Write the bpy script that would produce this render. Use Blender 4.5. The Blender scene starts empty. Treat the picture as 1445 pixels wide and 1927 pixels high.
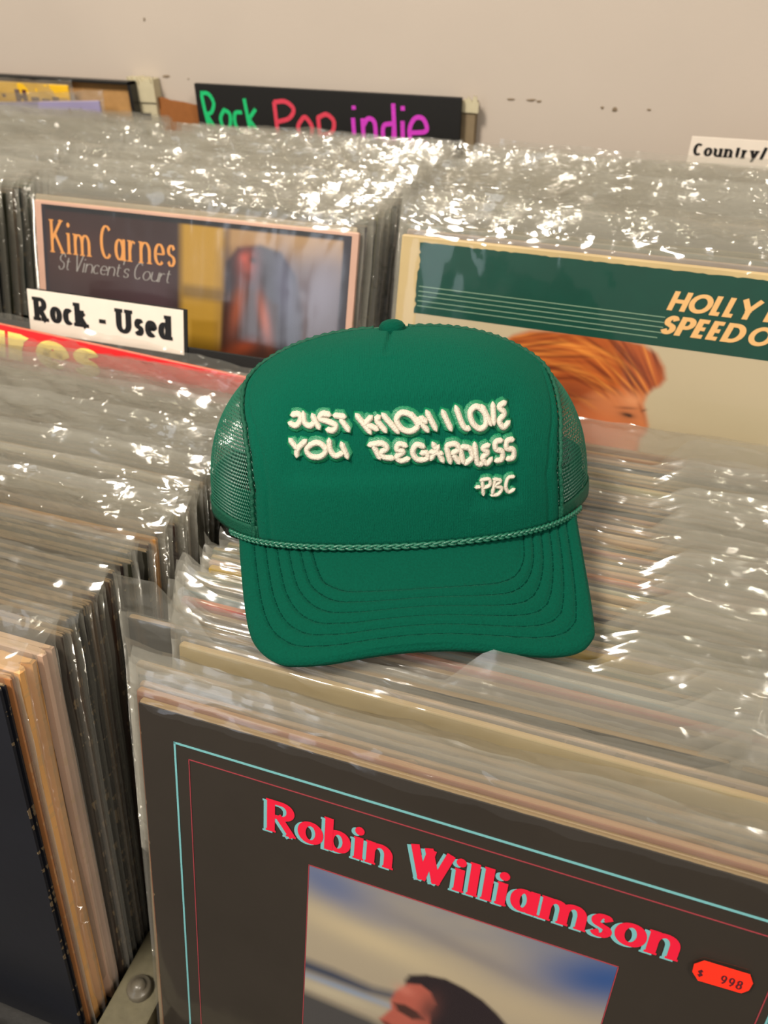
import bpy, bmesh, math, random
import numpy as np
from mathutils import Vector, Matrix, noise as mnoise

R_ = math.radians
scene = bpy.context.scene
col = scene.collection

# ------------------------------------------------------------------ camera, world, lights, exposure
cam_data = bpy.data.cameras.new('camera')
cam_data.sensor_fit = 'VERTICAL'
cam_data.sensor_height = 36.0
cam_data.lens = 1450.0 / 1927.0 * 36.0
cam_data.clip_start = 0.01
cam = bpy.data.objects.new('camera', cam_data)
col.objects.link(cam)
cam.location = (0.1965, -0.2001, 1.306)
cam.rotation_euler = (R_(90 - 36.8), 0, R_(18.4))
cam_data.dof.use_dof = True
cam_data.dof.focus_distance = 0.41
cam_data.dof.aperture_fstop = 10.0
scene.camera = cam

scene.view_settings.view_transform = 'Standard'
scene.view_settings.look = 'None'
scene.view_settings.gamma = 1.0
scene.view_settings.use_curve_mapping = False
scene.view_settings.exposure = -0.10
scene.cycles.transparent_max_bounces = 11
scene.cycles.max_bounces = 2
scene.cycles.diffuse_bounces = 2
scene.cycles.glossy_bounces = 1
scene.cycles.caustics_reflective = False
scene.cycles.caustics_refractive = False

world = bpy.data.worlds.new('world')
scene.world = world
world.use_nodes = True
bg = world.node_tree.nodes['Background']
bg.inputs['Color'].default_value = (1.0, 0.93, 0.83, 1)
bg.inputs['Strength'].default_value = 0.34


def lamp(name, kind, loc, target, power, size, colour, spot=None):
    d = bpy.data.lights.new(name, kind)
    d.energy = power
    d.color = colour
    if kind == 'AREA':
        d.shape = 'DISK'
        d.size = size
    else:
        d.shadow_soft_size = size
        if spot:
            d.spot_size = R_(spot)
            d.spot_blend = 0.6
    o = bpy.data.objects.new(name, d)
    col.objects.link(o)
    o.location = loc
    o.rotation_euler = (Vector(target) - Vector(loc)).to_track_quat('-Z', 'Y').to_euler()
    return o


# shop ceiling lights: one broad diffused fitting and a row of small halogen spots
lamp('ceiling_fitting', 'AREA', (-0.55, -0.75, 2.6), (0.05, 0.3, 1.0), 52, 0.5, (1.0, 0.91, 0.79))
lamp('ceiling_fitting', 'AREA', (1.25, -0.85, 2.5), (0.0, 0.2, 0.9), 24, 0.5, (1.0, 0.91, 0.79))
# daylight from the shop window behind the photographer, to the left
win = lamp('shop_window_daylight', 'AREA', (-1.0, -2.1, 1.50), (-0.1, 0.35, 1.08), 5.5, 1.0, (0.80, 0.88, 1.0))
win.data.shape = 'RECTANGLE'
win.data.size = 0.6
win.data.size_y = 1.2
for i, (x, y, z, e) in enumerate([(-0.9, 0.35, 2.5, 3), (-0.25, 0.1, 2.55, 4), (0.7, 0.25, 2.5, 5),
                                  (-0.5, -0.9, 2.5, 5)]):
    lamp('ceiling_spot', 'SPOT', (x, y, z), (x * 0.25, 0.35, 1.0), e, 0.035, (1.0, 0.94, 0.74), 75)


# ------------------------------------------------------------------ helpers
def link(o, parent=None):
    col.objects.link(o)
    if parent is not None:
        o.parent = parent
    return o


def mesh_obj(name, verts, faces, mat, parent=None, smooth=False):
    me = bpy.data.meshes.new(name)
    me.from_pydata([tuple(v) for v in verts], [], [tuple(f) for f in faces])
    me.update()
    if smooth:
        me.polygons.foreach_set('use_smooth', [True] * len(me.polygons))
    if mat is not None:
        me.materials.append(mat)
    return link(bpy.data.objects.new(name, me), parent)


def share(name, me, parent):
    return link(bpy.data.objects.new(name, me), parent)


def empty(name, loc=(0, 0, 0), rot=(0, 0, 0)):
    o = bpy.data.objects.new(name, None)
    o.empty_display_size = 0.02
    o.location = loc
    o.rotation_euler = rot
    return link(o)


def tag(o, label=None, cat=None, group=None, kind=None):
    if label: o['label'] = label
    if cat: o['category'] = cat
    if group: o['group'] = group
    if kind: o['kind'] = kind
    return o


def box_geo(x0, x1, y0, y1, z0, z1):
    v = [(x0, y0, z0), (x1, y0, z0), (x1, y1, z0), (x0, y1, z0), (x0, y0, z1), (x1, y0, z1), (x1, y1, z1), (x0, y1, z1)]
    f = [(0, 3, 2, 1), (4, 5, 6, 7), (0, 1, 5, 4), (1, 2, 6, 5), (2, 3, 7, 6), (3, 0, 4, 7)]
    return v, f


def box(name, x0, x1, y0, y1, z0, z1, mat, parent=None, bevel=0.0008):
    me = bpy.data.meshes.new(name)
    bm = bmesh.new()
    v, f = box_geo(x0, x1, y0, y1, z0, z1)
    bv = [bm.verts.new(p) for p in v]
    for q in f: bm.faces.new([bv[i] for i in q])
    if bevel:
        bmesh.ops.bevel(bm, geom=bm.edges[:], offset=bevel, segments=2, affect='EDGES', profile=0.6)
    bm.to_mesh(me); bm.free()
    me.materials.append(mat)
    return link(bpy.data.objects.new(name, me), parent)


def grid_faces(nr, nc, wrap=False, base=0):
    f = []
    for r in range(nr - 1):
        for c in range(nc - (0 if wrap else 1)):
            c2 = (c + 1) % nc
            f.append((base + r * nc + c, base + r * nc + c2, base + (r + 1) * nc + c2, base + (r + 1) * nc + c))
    return f


def catmull(pts, n=6, closed=False):
    pts = [np.array(p, float) for p in pts]
    if len(pts) < 3 and not closed:
        return [pts[0] + (pts[1] - pts[0]) * t for t in np.linspace(0, 1, n + 1)]
    out = []
    m = len(pts)
    rng = range(m) if closed else range(m - 1)
    for i in rng:
        if closed:
            p0, p1, p2, p3 = pts[i - 1], pts[i], pts[(i + 1) % m], pts[(i + 2) % m]
        else:
            p1, p2 = pts[i], pts[i + 1]
            p0 = pts[i - 1] if i > 0 else 2 * p1 - p2
            p3 = pts[i + 2] if i + 2 < m else 2 * p2 - p1
        for t in np.linspace(0, 1, n, endpoint=False):
            out.append(.5 * ((2 * p1) + (-p0 + p2) * t + (2 * p0 - 5 * p1 + 4 * p2 - p3) * t * t + (-p0 + 3 * p1 - 3 * p2 + p3) * t ** 3))
    if not closed:
        out.append(pts[-1])
    return out


def tube_geo(path, rad, seg=8, base=0, closed=False):
    P = [Vector(p) for p in path]
    n = len(P)
    verts, faces = [], []
    up = Vector((0.1, 0.2, 1))
    for i in range(n):
        a = P[i - 1] if (i > 0 or closed) else P[i]
        b = P[(i + 1) % n] if (i < n - 1 or closed) else P[i]
        t = (b - a).normalized()
        s = t.cross(up)
        if s.length < 1e-4: s = t.cross(Vector((1, 0, 0)))
        s.normalize()
        u = s.cross(t)
        r = rad(i / max(1, n - 1)) if callable(rad) else rad
        for k in range(seg):
            an = 2 * math.pi * k / seg
            verts.append(P[i] + (s * math.cos(an) + u * math.sin(an)) * r)
    for i in range(n if closed else n - 1):
        j = (i + 1) % n
        for k in range(seg):
            k2 = (k + 1) % seg
            faces.append((base + i * seg + k, base + i * seg + k2, base + j * seg + k2, base + j * seg + k))
    if not closed:
        faces.append(tuple(base + k for k in range(seg))[::-1])
        faces.append(tuple(base + (n - 1) * seg + k for k in range(seg)))
    return verts, faces


# ------------------------------------------------------------------ materials
def new_mat(name):
    m = bpy.data.materials.new(name)
    m.use_nodes = True
    nt = m.node_tree
    return m, nt, nt.nodes['Principled BSDF'], nt.nodes['Material Output']


def srgb(r, g, b):
    def c(v):
        v /= 255.0
        return v / 12.92 if v <= 0.04045 else ((v + 0.055) / 1.055) ** 2.4
    return (c(r), c(g), c(b), 1)


def plain(name, rgb, rough=0.6, spec=0.4, bump=0.0, bscale=300.0, vary=0.0):
    m, nt, p, out = new_mat(name)
    p.inputs['Base Color'].default_value = srgb(*rgb)
    p.inputs['Roughness'].default_value = rough
    p.inputs['Specular IOR Level'].default_value = spec
    tc = nt.nodes.new('ShaderNodeTexCoord')
    nz = nt.nodes.new('ShaderNodeTexNoise')
    nz.inputs['Scale'].default_value = bscale
    nz.inputs['Detail'].default_value = 4
    nt.links.new(tc.outputs['Object'], nz.inputs['Vector'])
    if bump:
        b = nt.nodes.new('ShaderNodeBump')
        b.inputs['Strength'].default_value = bump
        b.inputs['Distance'].default_value = 0.001
        nt.links.new(nz.outputs['Fac'], b.inputs['Height'])
        nt.links.new(b.outputs['Normal'], p.inputs['Normal'])
    if vary:
        mx = nt.nodes.new('ShaderNodeMix'); mx.data_type = 'RGBA'
        c = srgb(*rgb)
        mx.inputs['A'].default_value = tuple(v * (1 - vary) for v in c[:3]) + (1,)
        mx.inputs['B'].default_value = tuple(min(1, v * (1 + vary)) for v in c[:3]) + (1,)
        nt.links.new(nz.outputs['Fac'], mx.inputs['Factor'])
        nt.links.new(mx.outputs['Result'], p.inputs['Base Color'])
    return m


def make_plastic(name, haze, scale, strength, rough=0.1, tint=(0.985, 0.98, 0.965), refl=0.085):
    """clear polythene: see-through, slightly milky, glossy, crinkled"""
    m, nt, p, out = new_mat(name)
    N, L = nt.nodes, nt.links
    N.remove(p)
    tc = N.new('ShaderNodeTexCoord'); oi = N.new('ShaderNodeObjectInfo')
    sc = N.new('ShaderNodeVectorMath'); sc.operation = 'SCALE'; sc.inputs['Scale'].default_value = 3.7
    cb = N.new('ShaderNodeCombineXYZ')
    L.new(oi.outputs['Random'], cb.inputs[0]); L.new(oi.outputs['Random'], cb.inputs[2])
    L.new(cb.outputs[0], sc.inputs[0])
    ad = N.new('ShaderNodeVectorMath'); ad.operation = 'ADD'
    L.new(tc.outputs['Object'], ad.inputs[0]); L.new(sc.outputs[0], ad.inputs[1])
    mp = N.new('ShaderNodeMapping'); mp.inputs['Scale'].default_value = (0.4, 0.25, 1.0)
    L.new(ad.outputs[0], mp.inputs['Vector'])
    n1 = N.new('ShaderNodeTexNoise'); n1.noise_type = 'RIDGED_MULTIFRACTAL'
    n1.inputs['Scale'].default_value = scale; n1.inputs['Detail'].default_value = 1.5; n1.inputs['Distortion'].default_value = 0.8
    L.new(mp.outputs[0], n1.inputs['Vector'])
    b = N.new('ShaderNodeBump'); b.inputs['Strength'].default_value = strength; b.inputs['Distance'].default_value = 0.0012
    L.new(n1.outputs['Fac'], b.inputs['Height'])
    tr = N.new('ShaderNodeBsdfTransparent'); tr.inputs['Color'].default_value = tint + (1,)
    df = N.new('ShaderNodeBsdfDiffuse'); df.inputs['Color'].default_value = (0.56, 0.54, 0.465, 1)
    tl = N.new('ShaderNodeBsdfTranslucent'); tl.inputs['Color'].default_value = (0.56, 0.54, 0.465, 1)
    for q in (df, tl): L.new(b.outputs['Normal'], q.inputs['Normal'])
    mt = N.new('ShaderNodeMixShader'); mt.inputs['Fac'].default_value = 0.5
    L.new(df.outputs[0], mt.inputs[1]); L.new(tl.outputs[0], mt.inputs[2])
    mh = N.new('ShaderNodeMixShader'); mh.inputs['Fac'].default_value = haze
    L.new(tr.outputs[0], mh.inputs[1]); L.new(mt.outputs[0], mh.inputs[2])
    gl = N.new('ShaderNodeBsdfGlossy'); gl.inputs['Roughness'].default_value = rough
    L.new(b.outputs['Normal'], gl.inputs['Normal'])
    lw = N.new('ShaderNodeLayerWeight'); lw.inputs['Blend'].default_value = 0.5
    L.new(b.outputs['Normal'], lw.inputs['Normal'])
    pw = N.new('ShaderNodeMath'); pw.operation = 'POWER'; pw.inputs[1].default_value = 4.0
    L.new(lw.outputs['Facing'], pw.inputs[0])
    fr = N.new('ShaderNodeMath'); fr.operation = 'MULTIPLY_ADD'; fr.inputs[1].default_value = 0.7; fr.inputs[2].default_value = refl
    L.new(pw.outputs[0], fr.inputs[0])
    ms = N.new('ShaderNodeMixShader')
    L.new(fr.outputs[0], ms.inputs['Fac']); L.new(mh.outputs[0], ms.inputs[1]); L.new(gl.outputs[0], ms.inputs[2])
    L.new(ms.outputs[0], out.inputs['Surface'])
    return m


def make_card():
    """printed card sleeve: colour from the object, rubbed pale along every edge"""
    m, nt, p, out = new_mat('printed_card')
    N, L = nt.nodes, nt.links
    tc = N.new('ShaderNodeTexCoord'); oi = N.new('ShaderNodeObjectInfo')
    sep = N.new('ShaderNodeSeparateXYZ'); L.new(tc.outputs['Object'], sep.inputs[0])

    def math_(op, a, b_=None):
        n = N.new('ShaderNodeMath'); n.operation = op
        for i, v in enumerate((a, b_)):
            if v is None: continue
            if isinstance(v, (int, float)): n.inputs[i].default_value = v
            else: L.new(v, n.inputs[i])
        return n.outputs[0]
    x, z = sep.outputs[0], sep.outputs[2]
    d = math_('MINIMUM', math_('MINIMUM', x, math_('SUBTRACT', 0.315, x)), math_('MINIMUM', z, math_('SUBTRACT', 0.315, z)))
    ad = N.new('ShaderNodeVectorMath'); ad.operation = 'ADD'
    cb = N.new('ShaderNodeCombineXYZ'); L.new(oi.outputs['Random'], cb.inputs[0]); L.new(oi.outputs['Random'], cb.inputs[2])
    L.new(tc.outputs['Object'], ad.inputs[0]); L.new(cb.outputs[0], ad.inputs[1])
    nz = N.new('ShaderNodeTexNoise'); nz.inputs['Scale'].default_value = 130; nz.inputs['Detail'].default_value = 5
    mpw = N.new('ShaderNodeMapping'); mpw.inputs['Scale'].default_value = (1.0, 0.3, 1.0)
    L.new(ad.outputs[0], mpw.inputs['Vector']); L.new(mpw.outputs[0], nz.inputs['Vector'])
    thr = math_('MULTIPLY', math_('SUBTRACT', nz.outputs['Fac'], 0.56), 0.010)
    top_edge = math_('LESS_THAN', math_('SUBTRACT', 0.3144, z), math_('MULTIPLY', nz.outputs['Fac'], 0.0006))
    wear = math_('MAXIMUM', math_('MULTIPLY', math_('LESS_THAN', d, thr), 0.30), math_('MULTIPLY', top_edge, 0.45))
    nb = N.new('ShaderNodeTexNoise'); nb.inputs['Scale'].default_value = 14; nb.inputs['Detail'].default_value = 3
    L.new(ad.outputs[0], nb.inputs['Vector'])
    mm = N.new('ShaderNodeMix'); mm.data_type = 'RGBA'; mm.blend_type = 'MULTIPLY'; mm.inputs['Factor'].default_value = 0.55
    L.new(oi.outputs['Color'], mm.inputs['A'])
    rp = N.new('ShaderNodeValToRGB'); rp.color_ramp.elements[0].position = 0.3; rp.color_ramp.elements[1].position = 0.75
    rp.color_ramp.elements[0].color = (0.62, 0.6, 0.58, 1); rp.color_ramp.elements[1].color = (1, 1, 1, 1)
    L.new(nb.outputs['Fac'], rp.inputs[0]); L.new(rp.outputs[0], mm.inputs['B'])
    mx = N.new('ShaderNodeMix'); mx.data_type = 'RGBA'
    L.new(wear, mx.inputs['Factor']); L.new(mm.outputs['Result'], mx.inputs['A'])
    mx.inputs['B'].default_value = srgb(186, 158, 116)
    L.new(mx.outputs['Result'], p.inputs['Base Color'])
    p.inputs['Roughness'].default_value = 0.5
    bp = N.new('ShaderNodeBump'); bp.inputs['Strength'].default_value = 0.25; bp.inputs['Distance'].default_value = 0.0005
    L.new(nz.outputs['Fac'], bp.inputs['Height']); L.new(bp.outputs['Normal'], p.inputs['Normal'])
    return m


def make_print(name, rough=0.35):
    """flat printed picture: ink colours stored per point of the sheet"""
    m, nt, p, out = new_mat(name)
    a = nt.nodes.new('ShaderNodeVertexColor'); a.layer_name = 'ink'
    nt.links.new(a.outputs['Color'], p.inputs['Base Color'])
    p.inputs['Roughness'].default_value = rough
    return m


def make_fabric(name, rgb, scale, bump, sheen=0.25, rib=0.0):
    m, nt, p, out = new_mat(name)
    N, L = nt.nodes, nt.links
    tc = N.new('ShaderNodeTexCoord')
    nz = N.new('ShaderNodeTexNoise'); nz.inputs['Scale'].default_value = scale; nz.inputs['Detail'].default_value = 3
    L.new(tc.outputs['Object'], nz.inputs['Vector'])
    h = nz.outputs['Fac']
    if rib:
        wv = N.new('ShaderNodeTexWave'); wv.inputs['Scale'].default_value = 520; wv.inputs['Distortion'].default_value = 1.5
        wv.bands_direction = 'X'
        L.new(tc.outputs['Object'], wv.inputs['Vector'])
        mm = N.new('ShaderNodeMath'); mm.operation = 'MULTIPLY_ADD'; mm.inputs[1].default_value = rib
        L.new(wv.outputs['Fac'], mm.inputs[0]); L.new(h, mm.inputs[2]); h = mm.outputs[0]
    b = N.new('ShaderNodeBump'); b.inputs['Strength'].default_value = bump; b.inputs['Distance'].default_value = 0.0006
    L.new(h, b.inputs['Height']); L.new(b.outputs['Normal'], p.inputs['Normal'])
    c = srgb(*rgb)
    mx = N.new('ShaderNodeMix'); mx.data_type = 'RGBA'
    mx.inputs['A'].default_value = tuple(v * 0.8 for v in c[:3]) + (1,)
    mx.inputs['B'].default_value = tuple(v * 1.2 for v in c[:3]) + (1,)
    L.new(h, mx.inputs['Factor']); L.new(mx.outputs['Result'], p.inputs['Base Color'])
    p.inputs['Roughness'].default_value = 0.85
    p.inputs['Specular IOR Level'].default_value = 0.06
    p.inputs['Sheen Weight'].default_value = sheen
    p.inputs['Sheen Roughness'].default_value = 0.5
    p.inputs['Sheen Tint'].default_value = (0.3, 0.9, 0.65, 1)
    return m


def make_wall():
    m, nt, p, out = new_mat('cream_wall_paint')
    N, L = nt.nodes, nt.links
    tc = N.new('ShaderNodeTexCoord')
    n1 = N.new('ShaderNodeTexNoise'); n1.inputs['Scale'].default_value = 6; n1.inputs['Detail'].default_value = 5
    L.new(tc.outputs['Object'], n1.inputs['Vector'])
    mx = N.new('ShaderNodeMix'); mx.data_type = 'RGBA'
    mx.inputs['A'].default_value = srgb(178, 166, 154); mx.inputs['B'].default_value = srgb(190, 177, 164)
    L.new(n1.outputs['Fac'], mx.inputs['Factor'])
    L.new(mx.outputs['Result'], p.inputs['Base Color'])
    n2 = N.new('ShaderNodeTexNoise'); n2.inputs['Scale'].default_value = 260; n2.inputs['Detail'].default_value = 3
    L.new(tc.outputs['Object'], n2.inputs['Vector'])
    b = N.new('ShaderNodeBump'); b.inputs['Strength'].default_value = 0.15; b.inputs['Distance'].default_value = 0.0008
    L.new(n2.outputs['Fac'], b.inputs['Height']); L.new(b.outputs['Normal'], p.inputs['Normal'])
    p.inputs['Roughness'].default_value = 0.75
    return m


M = {
    'wall': make_wall(),
    'crinkly': make_plastic('crinkled_clear_plastic', 0.27, 190, 1.0, 0.13),
    'smooth': make_plastic('smooth_clear_plastic', 0.24, 100, 0.9, 0.14),
    'card': make_card(),
    'clear_front': make_plastic('fresh_clear_plastic', 0.006, 26, 0.5, 0.10, refl=0.05),
    'crinkled_front': make_plastic('creased_clear_plastic', 0.02, 36, 0.9, 0.17, refl=0.09),
    'clear_side': make_plastic('clean_clear_plastic', 0.15, 90, 0.7, 0.12, refl=0.06),
    'bin': plain('black_painted_wood', (26, 24, 22), 0.55, 0.4, 0.3, 120, 0.3),
    'bin_edge': plain('worn_olive_board', (92, 86, 66), 0.6, 0.3, 0.3, 160, 0.25),
    'floor': plain('dark_shop_floor', (70, 62, 54), 0.6, 0.3, 0.1, 20, 0.2),
    'black_card': plain('black_board', (24, 23, 22), 0.6, 0.3, 0.2, 400, 0.2),
    'white_card': plain('off_white_card', (222, 210, 196), 0.55, 0.3, 0.05, 80, 0.05),
    'ink_black': plain('black_ink', (14, 13, 14), 0.5),
    'cream_paint': plain('chipped_cream_paint', (190, 180, 150), 0.7, 0.3, 0.5, 90, 0.12),
    'brown_board': plain('brown_cardboard', (146, 92, 50), 0.8, 0.2, 0.3, 150, 0.15),
    'tan_board': plain('tan_cardboard', (176, 134, 84), 0.8, 0.2, 0.3, 150, 0.15),
    'grey_board': plain('grey_brown_board', (128, 112, 88), 0.8, 0.2, 0.3, 150, 0.15),
    'steel': plain('dull_steel', (90, 84, 72), 0.35, 0.6),
    'chalk_green': plain('green_chalk_paint', (38, 184, 112), 0.9, 0.1, 0.6, 500, 0.35),
    'chalk_red': plain('red_chalk_paint', (204, 66, 84), 0.9, 0.1, 0.6, 500, 0.35),
    'chalk_pink': plain('magenta_chalk_paint', (196, 62, 184), 0.9, 0.1, 0.6, 500, 0.35),
    'red_ink': plain('red_ink', (236, 26, 62), 0.4),
    'teal_ink': plain('pale_teal_ink', (120, 186, 192), 0.4),
    'pink_ink': plain('dull_pink_ink', (160, 62, 72), 0.4),
    'gold_ink': plain('warm_gold_ink', (222, 152, 82), 0.35),
    'grey_ink': plain('pale_grey_ink', (164, 160, 156), 0.4),
    'sand_ink': plain('sandy_ink', (226, 178, 116), 0.4),
    'sage_ink': plain('sage_ink', (128, 158, 134), 0.4),
    'bottle_green': plain('bottle_green_ink', (4, 64, 52), 0.4, 0.4, 0.05, 60, 0.15),
    'orange_sticker': plain('fluorescent_orange_paper', (255, 46, 22), 0.6),
    'yellow_ink': plain('pale_yellow_ink', (236, 212, 116), 0.4),
    'lilac': plain('lilac_card', (150, 142, 178), 0.5, 0.3, 0, 100, 0.05),
    'yellow_card': plain('yellow_card', (238, 186, 20), 0.45, 0.3, 0, 60, 0.1),
    'plum_ink': plain('dark_plum_ink', (78, 30, 36), 0.4),
    'black_frame': plain('black_frame_paint', (22, 21, 20), 0.4, 0.5),
    'print': make_print('printed_picture'),
    'foam': make_fabric('green_foam_front', (2, 80, 61), 900, 0.8, 0.06, 0.5),
    'suede': make_fabric('green_visor_cloth', (1, 68, 52), 800, 0.9, 0.08),
    'mesh': plain('green_nylon_net', (6, 88, 66), 0.4, 0.5),
    'binding': plain('dark_green_binding', (6, 74, 54), 0.6, 0.3, 0.6, 900, 0.3),
    'cord': plain('green_braided_cord', (22, 92, 70), 0.35, 0.6, 0.3, 900, 0.2),
    'satin': plain('green_satin_thread', (4, 112, 74), 0.35, 0.6, 0.5, 1200, 0.3),
    'thread': plain('green_stitch_thread', (1, 54, 42), 0.8, 0.05),
    'floss': plain('cream_embroidery_floss', (200, 191, 176), 0.6, 0.3, 0.8, 1100, 0.12),
    'sweatband': plain('green_sweatband', (8, 82, 60), 0.9, 0.1, 0.3, 500, 0.1),
    'paint_chip': plain('grey_paint_chip', (128, 112, 92), 0.8, 0.2, 0.3, 300, 0.3),
}

# ------------------------------------------------------------------ setting
WALL_Y = 0.80
box('wall_back', -2.6, 2.2, WALL_Y, WALL_Y + 0.12, 0.0, 2.8, M['wall'], None, 0)['kind'] = 'structure'
wall = bpy.data.objects['wall_back']
box('floor', -2.6, 2.2, -2.2, WALL_Y, -0.1, 0.0, M['floor'], None, 0)['kind'] = 'structure'


def flake(name, cx, cz, w, h, seed, parent):
    rng = random.Random(seed)
    n = 9
    ring = []
    for i in range(n):
        a = 2 * math.pi * i / n
        r = 0.6 + 0.5 * rng.random()
        ring.append((cx + w * r * math.cos(a) / 2, cz + h * r * math.sin(a) / 2))
    v = [(x, WALL_Y - 0.0002, z) for x, z in ring] + [(cx + (x - cx) * .6, WALL_Y - 0.0009, cz + (z - cz) * .6) for x, z in ring]
    f = [(i, (i + 1) % n, n + (i + 1) % n, n + i) for i in range(n)] + [tuple(range(n, 2 * n))]
    return mesh_obj(name, v, f, M['paint_chip'], parent)


for i, (x, z, w, h) in enumerate([(0.019, 1.1535, 0.011, 0.003), (0.043, 1.1538, 0.015, 0.003), (0.052, 1.153, 0.006, 0.0035),
                                  (0.124, 1.150, 0.005, 0.004), (0.138, 1.1495, 0.008, 0.006), (0.175, 1.1505, 0.005, 0.0025),
                                  (-0.437, 1.1585, 0.014, 0.004), (-0.404, 1.157, 0.004, 0.002), (-0.456, 1.221, 0.004, 0.005)]):
    flake('paint_chip', x, z, w, h, i, wall)

# ------------------------------------------------------------------ drawn lettering (flat ribbons)
def arc(cx, cy, rx, ry, a0, a1, n=18):
    return [(cx + rx * math.cos(R_(a0 + (a1 - a0) * i / n)), cy + ry * math.sin(R_(a0 + (a1 - a0) * i / n))) for i in range(n + 1)]


S_CURVE = [(.95, .80), (.72, .98), (.35, .98), (.06, .80), (.14, .60), (.5, .5), (.86, .40), (.97, .2), (.68, .02), (.3, .02), (.03, .2)]
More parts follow.
